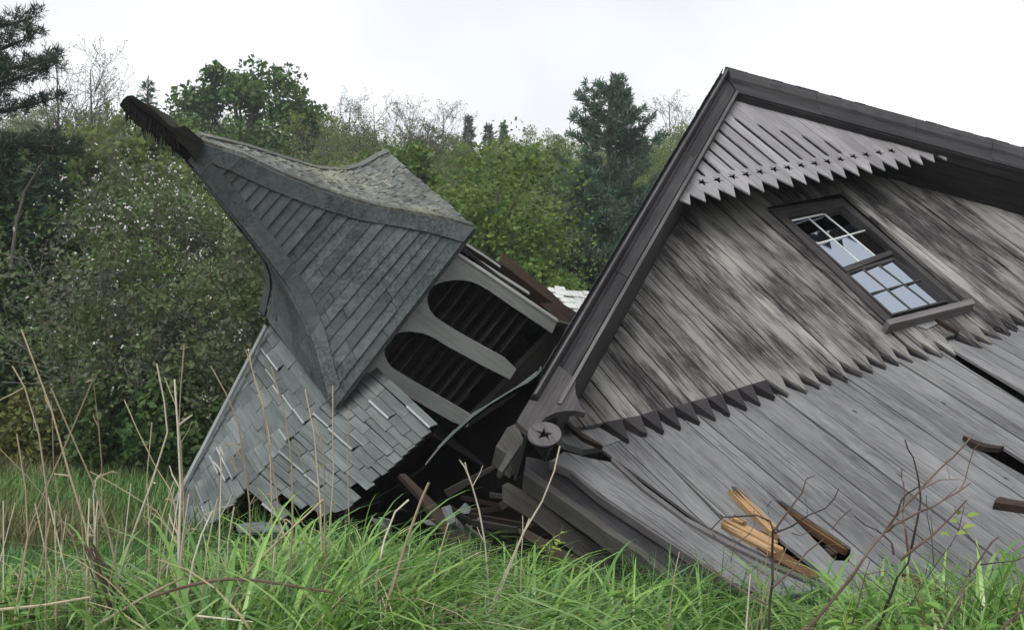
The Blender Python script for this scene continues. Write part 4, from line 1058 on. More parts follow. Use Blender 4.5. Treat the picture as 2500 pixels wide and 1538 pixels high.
M['maple'] = leaf('maple_leaf', (0.030, 0.075, 0.016), (0.080, 0.145, 0.030), .3, .5, .25, None, .6, .1)
M['pine'] = leaf('pine_needle', (0.010, 0.026, 0.014), (0.034, 0.060, 0.030), .12, .6, .2, None, .6, .12)
M['bluepine'] = leaf('blue_green_needle', (0.026, 0.058, 0.034), (0.070, 0.118, 0.070), .12, .6, .2, None, .6, .12)
M['darkshrub'] = leaf('dark_shrub_leaf', (0.018, 0.042, 0.012), (0.048, 0.085, 0.022), .25, .55, .2, None, .6, .2)
M['oliveshrub'] = leaf('olive_shrub_leaf', (0.060, 0.072, 0.016), (0.105, 0.115, 0.028), .25, .55, .2, None, .6, .1)
M['bud'] = leaf('budding_twig', (0.090, 0.092, 0.056), (0.140, 0.150, 0.085), .3, .7, .1, (0.105, 0.135, 0.052), .3, .2)
M['apple'] = leaf('apple_leaf', (0.052, 0.090, 0.032), (0.120, 0.155, 0.066), .38, .55, .2, (0.100, 0.112, 0.076), .9, .1)
M['petal'] = leaf('white_petal', (0.40, 0.39, 0.38), (0.60, 0.59, 0.59), .3, .6, .2)

def leafquads(C, size, aspect=1.6, flat=0.0, rs=RS):
    """diamond leaves at C with random turn; flat>0 leans them to the horizontal"""
    n = len(C)
    d = rs.normal(size=(n, 3)); d[:, 2] *= (1 - flat); d /= np.linalg.norm(d, axis=1, keepdims=True) + 1e-9
    e = rs.normal(size=(n, 3)); e[:, 2] *= (1 - flat); e -= (e * d).sum(1, keepdims=True) * d; e /= np.linalg.norm(e, axis=1, keepdims=True) + 1e-9
    s = (size * rs.uniform(.6, 1.35, n))[:, None] if np.isscalar(size) else size[:, None]
    return np.stack([C - d * s * .5, C + e * s * .5 / aspect, C + d * s * .5, C - e * s * .5 / aspect], 1)
def clumps(n, k, r, hc, hh, cr, zmin, rs=RS, surf=.55):
    d = rs.normal(size=(k, 3)); d /= np.linalg.norm(d, axis=1, keepdims=True)
    u = (surf + (1 - surf) * rs.rand(k)) ** .8 if surf > .5 else rs.rand(k) ** (1 / 2.2)
    C = d * u[:, None] * np.array([r, r, hh]) + np.array([0, 0, hc])
    i = rs.randint(0, k, n); g = rs.normal(size=(n, 3)); g /= np.linalg.norm(g, axis=1, keepdims=True)
    P = C[i] + g * (rs.rand(n) ** .45 * cr * (.6 + .8 * rs.rand(k)[i]))[:, None]
    return P[P[:, 2] > zmin], C
def grow(mb, p, d, L, r, depth, tips, spread=.55, droop=0.0, nseg=4, kids=3, rs=random, minr=.004, n=5):
    pts = [np.array(p)]; rr = [r]; d = np.array(d, float)
    for k in range(nseg):
        d = d + np.array([rs.gauss(0, .13), rs.gauss(0, .13), rs.gauss(0, .08) - droop * (k + 1) / nseg]); d /= np.linalg.norm(d)
        pts.append(pts[-1] + d * L / nseg); rr.append(max(r * (1 - .6 * (k + 1) / nseg), minr))
    mb.tube(pts, rr, n)
    if depth == 0: tips.append(pts[-1]); return
    for q in range(kids):
        k = rs.randint(1, nseg); a = rs.uniform(0, 6.28)
        u = np.cross(d, [0.3, .2, .9]); u /= np.linalg.norm(u) + 1e-9; w = np.cross(d, u)
        nd = d * (1 - spread * .5) + (u * math.cos(a) + w * math.sin(a)) * spread; nd /= np.linalg.norm(nd)
        grow(mb, pts[k], nd, L * rs.uniform(.5, .75), rr[k] * .6, depth - 1, tips, spread, droop, max(2, nseg - 1), kids, rs, minr, max(3, n - 1))
    tips.append(pts[-1])

def broadleaf(name, label, h, r, n, ls, lm, bm_, k=45, cr=.22, low=.18, group=None, twigs=14, surf=.55, cat='tree', aspect=1.5, lean=0.0):
    t = thing(name, label, cat, (0, 0, 0), group, local=True)
    P, C = clumps(n, k, r, h * (.5 + low * .5), h * (.5 - low * .5) * .95, r * cr * 1.6, h * low * .6, surf=surf)
    tb = MB(); pts = [np.array([0, 0, -.4]), np.array([.02 * h, 0, h * .25]), np.array([-.01 * h, .01 * h, h * .5]), np.array([0, 0, h * .78])]
    tb.tube(pts, [.022 * h, .017 * h, .012 * h, .004 * h], 7)
    for c in C[:twigs]:
        z0 = min(max(c[2] * .55, h * .15), h * .6); s_ = np.array([0, 0, z0])
        mid = s_ * .5 + c * .5 + np.array([0, 0, .04 * h]); tb.tube([s_, mid, c], [.009 * h, .006 * h, .002 * h], 5)
    tb.build('trunk', bm_, t, smooth=True, fix=False)
    bulk('crown', leafquads(P, ls, aspect, .2), lm, t)
    return t
def spruce(name, label, h, r, dens, lm, bm_, group=None, up=0.0, cat='tree', base=.08, ls=.34, irregular=.2):
    t = thing(name, label, cat, (0, 0, 0), group, local=True)
    tb = MB(); tb.tube([(0, 0, -.4), (0, 0, h * .5), (0, 0, h)], [.018 * h, .010 * h, .002 * h], 7)
    Q = []; z = h * base
    while z < h * .985:
        f = 1 - (z / h - base) / (1 - base); nb_ = max(4, int(7 * f ** .4 + 2))
        a0 = random.uniform(0, 6.28)
        for k in range(nb_):
            a = a0 + k * 6.283 / nb_ + random.uniform(-.35, .35); L = r * f ** .8 * random.uniform(1 - irregular * 1.4, 1 + irregular)
            d = np.array([math.cos(a), math.sin(a), 0]); m_ = max(4, int(L / .12 * dens))
            tip = d * L + np.array([0, 0, z + up * L - .18 * L * (1 - up)])
            if L > .5: tb.tube([(0, 0, z), d * L * .6 + np.array([0, 0, z + (up * .4 - .1) * L]), tip], [.012 * h * f * .3 + .01, .012, .004], 4)
            tt = np.linspace(.12, 1, m_)[:, None]; sag = (np.array([0, 0, 1.0]) * ((up - .18 * (1 - up)) * L)) * tt ** (1.6 if up > 0 else 1.0)
            P = d * L * tt + np.array([0, 0, z]) + sag
            for rep in range(4):
                Q.append(np.concatenate([P + RS.normal(size=P.shape) * np.array([.10, .10, .05]) * (1 + .7 * (1 - tt)) * (.5 + L * .32), np.full((m_, 1), a)], 1))
        z += h * .022 * (1 + .6 * f) * random.uniform(.8, 1.25)
    tb.build('trunk', bm_, t, smooth=True, fix=False)
    Q = np.concatenate(Q); n = len(Q)
    d = np.stack([np.cos(Q[:, 3]), np.sin(Q[:, 3]), RS.uniform(-.2, .5, n) + up * .8], 1) + RS.normal(size=(n, 3)) * .55; d /= np.linalg.norm(d, axis=1, keepdims=True)
    e = np.cross(d, RS.normal(size=(n, 3))); e /= np.linalg.norm(e, axis=1, keepdims=True) + 1e-9
    s = (ls * RS.uniform(.6, 1.3, n))[:, None]
    C = Q[:, :3]
    bulk('crown', np.stack([C, C + d * s * .5 + e * s * .13, C + d * s, C + d * s * .5 - e * s * .13], 1), lm, t)
    return t
def twigtree(name, label, h, mat, group=None, cat='tree', leafmat=None, n=0, ls=.12):
    t = thing(name, label, cat, (0, 0, 0), group, local=True); mb = MB(); tips = []
    mb.tube([(0, 0, -.4), (.01 * h, 0, h * .3), (0, .01 * h, h * .6), (.02 * h, 0, h)], [.016 * h, .012 * h, .007 * h, .002 * h], 6)
    for k in range(26):
        z = h * random.uniform(.3, .92); a = random.uniform(0, 6.28); f = 1 - z / h
        grow(mb, (0, 0, z), (math.cos(a) * .6, math.sin(a) * .6, .75), h * (.10 + .26 * f), .0042 * h * (.4 + f), 2, tips, .6, -.08, 3, 3, random, .0009 * h, 4)
    mb.build('trunk', mat, t, fix=False)
    T = np.array(tips); i = RS.randint(0, len(T), n or len(T) * 5)
    bulk('crown', leafquads(T[i] + RS.normal(size=(len(i), 3)) * .009 * h, ls, 2.0), leafmat or M['bud'], t)
    return t
def dup(root, loc, rz, sc, label=None, group=None):
    r = root.copy(); COL.objects.link(r); r.location = loc; r.rotation_euler = (0, 0, rz); r.scale = sc if hasattr(sc, '__len__') else (sc, sc, sc)
    if label: r['label'] = label
    if group: r['group'] = group
    for ch in list(root.children):
        c = ch.copy(); COL.objects.link(c); c.parent = r
    return r
def put(root, px, Y, rz=0, sc=1.0, dz=0.0):
    x = (px - CX) / F * Y * 1.0; root.location = (x, Y, float(hz_(x, Y)) + dz); root.rotation_euler = (0, 0, rz)
    root.scale = (sc, sc, sc) if not hasattr(sc, '__len__') else sc
    return root
def top_h(y_px, Y): return CAMH + Y * (math.tan(PITCH) + (CY - y_px) / F)        # height of a sight line at distance Y

# the wood on the hill: every tree an individual
HG = 'trees of the wooded hillside'
HL = 'spring tree among the many standing on the wooded hillside behind the wreck'
protos = [broadleaf('woodland_tree', HL, 10, 2.9, 15000, .155, M['olive'], M['barkpale'], 60, .20, .12, HG, surf=.4),
          broadleaf('woodland_tree', HL, 11, 2.5, 14000, .15, M['olive'], M['barkpale'], 70, .17, .15, HG, surf=.4),
          broadleaf('woodland_tree', HL, 9.5, 3.1, 14000, .16, M['spring'], M['bark'], 60, .20, .12, HG, surf=.45),
          twigtree('woodland_tree', HL, 10.5, M['barkpale'], HG, n=9000, ls=.11),
          twigtree('woodland_tree', HL, 11, M['barkpale'], HG, n=9000, ls=.13, leafmat=M['olive'])]
used = [False] * 5
def place(i, loc, rz, sc, label=None, group=None):
    if not used[i]:
        used[i] = True; o = protos[i]; o.location = loc; o.rotation_euler = (0, 0, rz); o.scale = sc if hasattr(sc, '__len__') else (sc,) * 3; return o
    return dup(protos[i], loc, rz, sc)
random.seed(21)
y = 31.0; cnt = 0
while y < 107:
    step = 3.3 + y * .014
    x = -(y * .49 + 5)
    while x < y * .20 + 2:
        xx, yy = x + random.uniform(-1.4, 1.4), y + random.uniform(-1.6, 1.6)
        i = random.choices(range(5), (36, 32, 6, 12, 14))[0] if 40 < y < 80 else random.choices(range(3), (46, 46, 6))[0]
        pxx = CX + xx / yy * F
        if (1290 < pxx < 1650 and yy < 52) or (820 < pxx < 1090 and yy < 42) or (420 < pxx < 780 and 50 < yy < 62):
            x += step; continue
        s = random.uniform(.78, 1.06) * (.88 if y < 45 else 1.0)
        px = CX + xx / yy * F
        if y > 96 and 980 < px < 1500: s *= .86
        place(i, (xx, yy, float(hz_(xx, yy))), random.uniform(0, 6.28), (s * random.uniform(.9, 1.2), s * random.uniform(.9, 1.2), s)); cnt += 1
        x += step * random.uniform(.8, 1.25)
    y += step * .95
print('hill trees', cnt)

# trees one can point to
def fit(maker, px, Y, ytop, **kw):
    x = (px - CX) / F * Y; h = top_h(ytop, Y) - float(hz_(x, Y)); t = maker(h); return put(t, px, Y, random.uniform(0, 6))
fit(lambda h: broadleaf('maple_tree', 'big round-crowned dark green maple rising above the hillside behind the finial', h, 5.0, 26000, .30, M['maple'], M['bark'], 130, .115, .22, surf=.62), 598, 60, 132)
fit(lambda h: spruce('spruce_tree', 'small dark pointed spruce just left of the round maple', h, 2.0, 1.2, M['bluepine'], M['bark']), 345, 62, 172)
def tuftpine(name, label, h, r, mat, up, base=.05, nl=.20, dens=1.0, shape=.75, k_=34):
    t = thing(name, label, 'tree', (0, 0, 0), local=True); tb = MB(); tb.tube([(0, 0, -.4), (0, 0, h * .5), (0, 0, h * .98)], [.02 * h, .012 * h, .002 * h], 7)
    T_ = []; z = h * base
    while z < h * .97:
        f = 1 - z / h
        for q_ in range(random.randint(4, 6)):
            az = random.uniform(0, 6.28); L = r * f ** shape * random.uniform(.5, 1.15); d = np.array([math.cos(az), math.sin(az), 0])
            crv = lambda u: np.array([0, 0, z]) + d * L * u + np.array([0, 0, up * L * u ** 1.7 * (1.2 - .5 * f)])
            tb.tube([crv(u) for u in (0, .4, .75, 1)], [.03, .022, .014, .006], 4)
            for u in np.linspace(.3, 1, max(3, int(L * 5 * dens))):
                for g in range(2): T_.append(np.concatenate([crv(u) + np.cross(d, [0, 0, 1]) * random.uniform(-.4, .4) * L * .25 + RS.normal(size=3) * .06, d * .5 + np.array([0, 0, .25 + up])]))
        z += h * .024 * random.uniform(.8, 1.3)
    tb.build('trunk', M['bark'], t, smooth=True, fix=False)
    T_ = np.repeat(np.array(T_), k_, 0); N = len(T_)
    d = T_[:, 3:] * 1.1 + RS.normal(size=(N, 3)) * .7; d /= np.linalg.norm(d, axis=1, keepdims=True)
    e = np.cross(d, RS.normal(size=(N, 3))); e /= np.linalg.norm(e, axis=1, keepdims=True); s_ = (nl * RS.uniform(.6, 1.3, N))[:, None]; C = T_[:, :3] + RS.normal(size=(N, 3)) * .05
    bulk('crown', np.stack([C, C + d * s_ * .5 + e * s_ * .09, C + d * s_, C + d * s_ * .5 - e * s_ * .09], 1), mat, t)
    return t
fit(lambda h: tuftpine('white_pine', 'tall blue-green white pine with upswept branches left of the barn gable', h, 4.5, M['bluepine'], .48, nl=.30, shape=.56, k_=22), 1490, 50, 182)
fit(lambda h: tuftpine('white_pine', 'broad dark pine below the tall upswept white pine', h, 3.6, M['bluepine'], .35, nl=.26, k_=22), 1430, 43, 400)
fit(lambda h: broadleaf('green_tree', 'yellow-green leafy tree behind the upturned corner of the cupola roof', h, 2.4, 12000, .22, M['spring'], M['bark'], 80, .15, .1, surf=.6), 955, 40, 318)
fit(lambda h: broadleaf('green_tree', 'light yellow-green tree standing right behind the rotten finial', h, 2.2, 11000, .2, M['spring'], M['bark'], 70, .16, .1, surf=.6), 470, 36, 300)
fit(lambda h: broadleaf('green_tree', 'olive green tree between the dark edge pine and the finial', h, 2.6, 11000, .22, M['olive'], M['bark'], 80, .16, .1, surf=.5), 230, 33, 225)
fit(lambda h: broadleaf('green_tree', 'mid green tree in front of the olive one, left of the blossoming tree', h, 2.0, 10000, .18, M['spring'], M['bark'], 70, .16, .05, surf=.6), 215, 26.5, 470)
fit(lambda h: broadleaf('green_bush', 'small bright green bush behind the dark plank and the left rake', h, 1.1, 7000, .13, M['spring'], M['bark'], 45, .2, .05, surf=.6, cat='bush'), 1312, 24, 615)
fit(lambda h: broadleaf('green_bush', 'dark green bush low beside the small bright bush', h, 2.2, 8000, .16, M['darkshrub'], M['bark'], 50, .2, .02, surf=.5, cat='bush'), 1440, 26, 640)
for px, yt, lab in ((845, 250, 'thin pale bare tree on the skyline, nearest the round maple'), (912, 250, 'thin pale bare tree on the skyline, second from the maple'), (1000, 262, 'thin pale bare tree on the skyline above the cupola corner'), (1082, 262, 'slim pale bare tree on the skyline left of the small dark firs'),
                    (128, 140, 'bare grey tree on the skyline beside the dark edge pine'), (213, 158, 'bare grey budding tree on the skyline left of the small spruce'), (1640, 248, 'thin budding tree on the skyline beside the left rake')):
    fit(lambda h: twigtree('bare_tree', lab, h, M['bark'], n=2200, ls=.12), px, 92 if px > 300 else 70, yt)
for px, yt, lab in ((1142, 272, 'small dark fir on the skyline, tallest of the three firs'), (1192, 292, 'small dark fir on the skyline, middle of the three firs'), (1228, 296, 'small dark fir on the skyline, rightmost of the three firs')):
    fit(lambda h: spruce('fir_tree', lab, h, 1.5, .8, M['pine'], M['bark'], ls=.4), px, 100, yt)

# the dark pine at the left edge: layered limbs ending in needle plumes
t = thing('edge_pine', 'very dark pine with layered plumed branches at the left edge', 'tree', (0, 0, 0), local=True)
PY = 25.0; bx = (-75 - CX) / F * PY; hpine = 13.0
tb = MB(); tb.tube([(0, 0, -.3), (.1, 0, 5), (0, 0, hpine)], [.26, .19, .04], 9)
tuft = []
limbs = [(4.6, 2.0, 0, 1), (5.3, 2.2, .1, 1), (6.2, 2.1, -.2, 1), (7.15, 2.25, -.05, 1), (7.25, 2.05, .5, .8), (7.9, 1.7, .2, 1), (8.5, 1.75, -.1, 1), (8.9, 1.6, .3, 1), (9.3, 1.45, -.2, 1), (9.9, 1.2, .1, 1), (3.4, 2.0, .3, 1), (2.5, 2.1, -.3, 1), (1.6, 2.2, .1, 1), (5.8, 1.9, -.6, 1), (4.0, 1.9, -.7, 1), (8.2, 1.5, -.9, 1)]
for z, L, az, k in limbs + [(random.uniform(1, 11), random.uniform(1.4, 2.2), random.uniform(1.5, 5.2), 1) for _ in range(24)]:
    d = np.array([math.cos(az), math.sin(az), 0]); up_ = .28 if z > 7.4 else (-.02 if z > 6.9 else -.08)
    pts = [np.array([0, 0, z]) + d * L * u + np.array([0, 0, up_ * L * u ** 1.5]) for u in (0, .35, .7, 1)]
    tb.tube(pts, [.07, .05, .03, .012], 5)
    for u in np.linspace(.18, 1, int(L * 8)):
        c = np.array([0, 0, z]) + d * L * u + np.array([0, 0, up_ * L * u ** 1.5])
        for q_ in range(3):
            sd = np.cross(d, [0, 0, 1]) * random.uniform(-.55, .55) * (1.15 - u * .6)
            tuft.append(c + sd + d * random.uniform(-.05, .2) + np.array([0, 0, random.uniform(-.02, .16)]))
tb.build('trunk', M['bark'], t, smooth=True, fix=False)
tuft = np.array(tuft); n = 42; C = np.repeat(tuft, n, 0); N = len(C)
d = RS.normal(size=(N, 3)) + np.array([.35, 0, .55]); d /= np.linalg.norm(d, axis=1, keepdims=True)
e = np.cross(d, RS.normal(size=(N, 3))); e /= np.linalg.norm(e, axis=1, keepdims=True); s = RS.uniform(.10, .24, N)[:, None]
C = C + RS.normal(size=(N, 3)) * .035
bulk('crown', np.stack([C, C + d * s * .5 + e * .010, C + d * s, C + d * s * .5 - e * .010], 1), M['pine'], t)
t.location = (bx, PY, 0)

fit(lambda h: spruce('dark_hemlock', 'near-black hemlock filling the gap under the edge pine limbs', h, 2.7, 2.0, M['pine'], M['bark'], ls=.30, base=.02), -10, 24, 330)
fit(lambda h: spruce('dark_hemlock', 'dark hemlock behind the edge pine, right of its trunk', h, 2.2, 1.8, M['pine'], M['bark'], ls=.30, base=.02), 95, 28, 300)

# blossoming wild apple with weeping twigs
t = thing('blossoming_apple_tree', 'spreading wild apple tree with white blossom and drooping grey twigs left of the cupola', 'tree', (0, 0, 0), local=True)
mb = MB(); tips = []
for (bx_, lx, ly, L, r) in ((0, -.15, 0, 2.6, .09), (.1, .35, .1, 2.9, .085), (-.1, -.6, .2, 2.5, .07), (.15, .75, -.2, 2.4, .07), (0, .1, -.3, 3.0, .08), (-.05, -.35, -.4, 2.3, .06), (.3, .5, .3, 2.8, .07), (-.3, -.2, .4, 2.8, .07)):
    grow(mb, (bx_, 0, -.2), (lx * .8, ly, 1.3), L, r, 3, tips, .75, .06, 5, 3, random, .006, 5)
mb.build('trunk', M['barkpale'], t, fix=False)
P, C = clumps(24000, 210, 2.1, 2.8, 2.45, .36, .2, surf=.45)
T = np.array(tips); T = T[T[:, 2] > .8]
P = np.concatenate([P, T[RS.randint(0, len(T), 5000)] + RS.normal(size=(5000, 3)) * .12])
bulk('crown', leafquads(P, .085, 1.6, .1), M['apple'], t)
tw = MB()
for c in C:
    if c[2] > 1.0 and random.random() < .9:
        p0 = c + RS.normal(size=3) * .2; pp = [p0]
        for k in range(4): pp.append(pp[-1] + np.array([random.gauss(0, .05), random.gauss(0, .05), -.16 - .03 * k]))
        tw.tube([p0 + np.array([-.25, 0, -.05]), p0 + np.array([-.1, 0, .06])] + pp, [.009, .008, .008, .007, .006, .005, .004], 4)
tag(tw.build('drooping_twigs', M['barkpale'], t, fix=False), kind='stuff')
k = C[(C[:, 2] > 1.6)]; w = np.exp((k[:, 2] - 5) * .9 + k[:, 0] * .25); w /= w.sum()
i = RS.choice(len(k), 800, p=w); B = k[i] + RS.normal(size=(800, 3)) * .48; B[:, 1] -= .3
B = np.repeat(B, 3, 0) + RS.normal(size=(2400, 3)) * .022
bulk('blossom', leafquads(B, .036, 1.1), M['petal'], t)
put(t, 415, 18.5, .4)
t2 = thing('blossoming_apple_tree', 'smaller blossoming shrub tight behind the left edge of the cupola roof', 'tree', (0, 0, 0), local=True)
P, C = clumps(13000, 90, 1.2, 2.0, 1.9, .42, .1, surf=.4)
bulk('crown', leafquads(P, .085, 1.6, .1), M['apple'], t2)
mb = MB(); tips = []
for q_ in range(5): grow(mb, (0, 0, -.2), (random.uniform(-.4, .4), random.uniform(-.3, .3), 1.3), 2.1, .05, 2, tips, .6, .03, 4, 3, random, .006, 5)
mb.build('trunk', M['bark'], t2, fix=False)
B = C[RS.randint(0, len(C), 110)] + RS.normal(size=(110, 3)) * .2; B[:, 1] -= .3; B = np.repeat(B, 5, 0) + RS.normal(size=(550, 3)) * .028
bulk('blossom', leafquads(B, .036, 1.1), M['petal'], t2)
put(t2, 640, 16.2, 1.0)
for px, Y, yt, r, m_, lab in ((60, 22.5, 640, 1.7, 'darkshrub', 'dark shrub under the edge pine, tallest of the dark shrubs'), (190, 21.5, 780, 1.4, 'darkshrub', 'low dark green shrub left of the blossoming apple tree'), (20, 21, 820, 1.3, 'darkshrub', 'low dark shrub touching the left edge of the picture'),
                              (120, 19.5, 950, 1.0, 'oliveshrub', 'rounded olive-brown shrub at the edge of the field'), (330, 17.5, 930, .95, 'darkshrub', 'dark green shrub at the foot of the blossoming apple tree'), (480, 16.5, 900, .9, 'darkshrub', 'dark leafy shrub between the apple tree and the grey shingles'),
                              (250, 20.5, 1010, .8, 'darkshrub', 'small dark shrub beside the olive-brown one'), (-40, 24, 480, 2.0, 'darkshrub', 'tall dark shrub behind the trunk of the edge pine'), (590, 15.5, 1000, .7, 'darkshrub', 'small dark shrub just left of the shingled slope'), (130, 25, 560, 1.8, 'darkshrub', 'tall dark shrub between the edge pine and the apple tree')):
    fit(lambda h: broadleaf('shrub', lab, h, r, int(5200 + 2200 * r), .13, M[m_], M['bark'], 50, .2, .0, cat='shrub', surf=.5, twigs=8), px, Y, yt)
b_ = MB(); b_.tube([at(105, 396, 22), at(60, 470, 22.3), at(40, 545, 22.3), at(20, 700, 22.2)], [.018, .03, .035, .04], 6)
tag(own_origin(b_.build('dead_limb', M['barkpale'])), 'pale dead limb showing against the dark shrubs at far left', 'branch')

# ------------------------------------------------------------------ grasses
def blades(B, h, az, lean, wid, seg, droop=.35, rs=RS):
    n = len(B); t = np.linspace(0, 1, seg + 1); d = np.stack([np.cos(az), np.sin(az), np.zeros(n)], 1); sd = np.stack([-np.sin(az + rs.uniform(-.9, .9, n)), np.cos(az), np.zeros(n)], 1)
    L, R2 = [], []
    for k in t:
        c = B + d * (h * lean * k ** 1.5)[:, None]; c[:, 2] += h * (k - droop * lean * k ** 2.6)
        w = (wid * (1 - k) ** .6 * (.75 + .5 * min(k * 3, 1)) + .0006)[:, None]
        L.append(c - sd * w * .5); R2.append(c + sd * w * .5)
    q = [np.stack([L[i], R2[i], R2[i + 1], L[i + 1]], 1) for i in range(seg)]
    return np.concatenate(q), np.tile(rs.rand(n), seg)
PGN = np.array([(-2.2, 10.0), (-1.0, 9.6), (0.2, 8.5), (1.1, 7.5), (2.5, 6.75), (5.5, 6.0), (20, 5.5), (20, 40), (-2.2, 40)])
def inside(P):
    x, y = P[:, 0], P[:, 1]; c = np.zeros(len(P), bool); j = len(PGN) - 1
    for i in range(len(PGN)):
        xi, yi, xj, yj = *PGN[i], *PGN[j]
        c ^= ((yi > y) != (yj > y)) & (x < (xj - xi) * (y - yi) / (yj - yi + 1e-12) + xi); j = i
    return c
def hfield(x, y):
    h = .57 + .20 * np.exp(-((x + 1.2) / 1.0) ** 2) - .10 * np.exp(-((x - 1.0) / .8) ** 2) - .02 * np.exp(-((x - 2.2) / .5) ** 2) + .05 * np.exp(-((x - 3.0) / .5) ** 2)
    f = np.clip((y - 5.8) / 3.0, 0, 1); h = h * (1 - .55 * f * f * (3 - 2 * f) * (x < .6))
    return h * (1 + .18 * np.sin(x * 3.1 + y * 1.7) * np.sin(y * 2.3 - x))
def spots(n, y0, y1, k=.5):
    y = np.sqrt(RS.uniform(y0 ** 2, y1 ** 2, n)); x = RS.uniform(-1, 1, n) * (y * k + .3); P = np.stack([x, y, hz_(x, y)], 1); return P[~inside(P)]
P = spots(46000, 3.3, 10.5); cl = np.sin(P[:, 0] * 7.3 + 1.7 * np.sin(P[:, 1] * 5.1)) * np.sin(P[:, 1] * 6.7 + P[:, 0] * 2.2); P = P[RS.rand(len(P)) < .62 + .38 * cl]; h = hfield(P[:, 0], P[:, 1]) * RS.uniform(.4, 1.15, len(P))
Q, r_ = blades(P, h, RS.uniform(0, 6.28, len(P)), RS.uniform(.15, 1.1, len(P)), RS.uniform(.005, .011, len(P)), 4, .45)
tag(bulk('grass', Q, M['grass'], rnd=r_), kind='stuff')
def arc_spots(n, px0, px1, y0, y1):
    y = RS.uniform(y0, y1, n); x = (RS.uniform(px0, px1, n) - CX) / F * y; P = np.stack([x, y, hz_(x, y)], 1); return P[~inside(P)]
P = np.concatenate([arc_spots(900, 840, 1340, 4.0, 5.0), arc_spots(1300, 480, 1340, 5.0, 7.0), arc_spots(260, 480, 840, 4.2, 5.0), arc_spots(1700, 1250, 2520, 3.9, 6.3), arc_spots(520, -20, 560, 4.4, 6.6), arc_spots(170, 2060, 2210, 5.2, 5.9), arc_spots(120, 2350, 2520, 5.0, 5.7)])
h = hfield(P[:, 0], P[:, 1]) * RS.uniform(.85, 1.9, len(P)); ca = np.sin(P[:, 0] * 4.1) * 1.6 + RS.normal(size=len(P)) * 1.3
Q, r_ = blades(P, h, ca, RS.uniform(.5, 1.1, len(P)), RS.uniform(.008, .027, len(P)), 9, .72)
tag(bulk('long_arching_grass', Q, M['grasslong'], rnd=r_, smooth=False), kind='stuff')
P = np.concatenate([arc_spots(420, -20, 1340, 4.0, 6.8), arc_spots(220, 1300, 2520, 3.9, 6.0)]); h = hfield(P[:, 0], P[:, 1]) * RS.uniform(.9, 1.7, len(P))
Q, r_ = blades(P, h, RS.uniform(0, 6.28, len(P)), RS.uniform(.5, 1.2, len(P)), RS.uniform(.005, .013, len(P)), 8, .74)
tag(bulk('dry_arching_grass', Q, M['dead'], rnd=r_), kind='stuff')
P = spots(70000, 10.0, 27); P = P[P[:, 0] < 1.0]
Q, r_ = blades(P, RS.uniform(.22, .55, len(P)), RS.uniform(0, 6.28, len(P)), RS.uniform(.1, .8, len(P)), RS.uniform(.010, .022, len(P)), 2)
tag(bulk('meadow_grass', Q, M['meadow'], rnd=r_), kind='stuff')
P = np.concatenate([arc_spots(1500, -20, 1250, 4.0, 6.0), arc_spots(1200, 480, 1250, 3.8, 4.4), arc_spots(1500, 300, 1250, 3.7, 4.4), arc_spots(350, 1300, 2500, 4.3, 6.0)])
Q, r_ = blades(P, RS.uniform(.2, .5, len(P)), RS.uniform(0, 6.28, len(P)), RS.uniform(.6, 2.0, len(P)), RS.uniform(.004, .010, len(P)), 4, .3)
tag(bulk('dead_grass', Q, M['dead'], rnd=r_), kind='stuff')

# leafy weeds
def leafblade(V, c, d, up, L, w):
    d = d / np.linalg.norm(d); s = np.cross(d, up); s /= np.linalg.norm(s) + 1e-9; u = np.cross(s, d)
    m1, m2, tp = c + d * L * .35 + u * .04 * L, c + d * L * .7 + u * .02 * L, c + d * L - u * .12 * L
    for sg in (1, -1):
        V.append([c, c + d * L * .3 + s * sg * w * .5 + u * .10 * L, c + d * L * .65 + s * sg * w * .42 + u * .06 * L, m1 if False else tp])
def weed(name, label, h, nl, L, mat, group=None, stems=3, cat='weed'):
    t = thing(name, label, cat, (0, 0, 0), group, local=True); sm = MB(); V = []
    for s_ in range(stems):
        a = random.uniform(0, 6.28); top = np.array([math.cos(a) * h * .3, math.sin(a) * h * .3, h * random.uniform(.75, 1.05)])
        sm.tube([(0, 0, -.05), top * .5 + np.array([0, 0, .04]), top], [.005, .004, .002], 4)
        for k in range(nl):
            u = .25 + .75 * k / nl; c = top * u + np.array([0, 0, .04 * (1 - abs(2 * u - 1))]); b = k * 2.4 + a
            leafblade(V, c, np.array([math.cos(b), math.sin(b), random.uniform(-.3, .35)]), np.array([0, 0, 1.0]), L * random.uniform(.7, 1.2), L * .62)
    sm.build('stem', M['sprig'] if mat != M['sprig'] else M['twig'], t, fix=False); bulk('leaves', np.array(V), mat, t); return t
w1 = weed('leafy_weed', 'broad-leaved green weed growing among the long foreground grass', .62, 12, .085, M['weed'], 'leafy weeds in the grass', 4)
WP = [(700, 5.0), (780, 4.7), (620, 4.9), (560, 4.5), (860, 5.2), (470, 5.0), (390, 4.6), (820, 4.4), (930, 4.8), (520, 5.4), (750, 5.6), (660, 4.3), (330, 5.3), (880, 5.7), (600, 5.8), (980, 4.5), (240, 4.8), (430, 5.6), (1130, 4.6), (1330, 4.8), (1480, 4.4), (1610, 4.9), (1760, 4.3), (1960, 4.7), (2110, 4.4), (2290, 4.6), (2440, 4.3), (1050, 4.2), (160, 4.4), (80, 5.0)]
for k, (px, Y) in enumerate(WP):
    o = w1 if k == 0 else dup(w1, (0, 0, 0), 0, 1)
    put(o, px, Y, k * 1.9, random.uniform(.8, 1.15))
w2 = weed('leafy_sprig', 'yellow-green leafy sprig in front of the thick grey beam', .62, 9, .06, M['sprig'], None, 4, 'sprig'); put(w2, 1300, 6.6, 0)
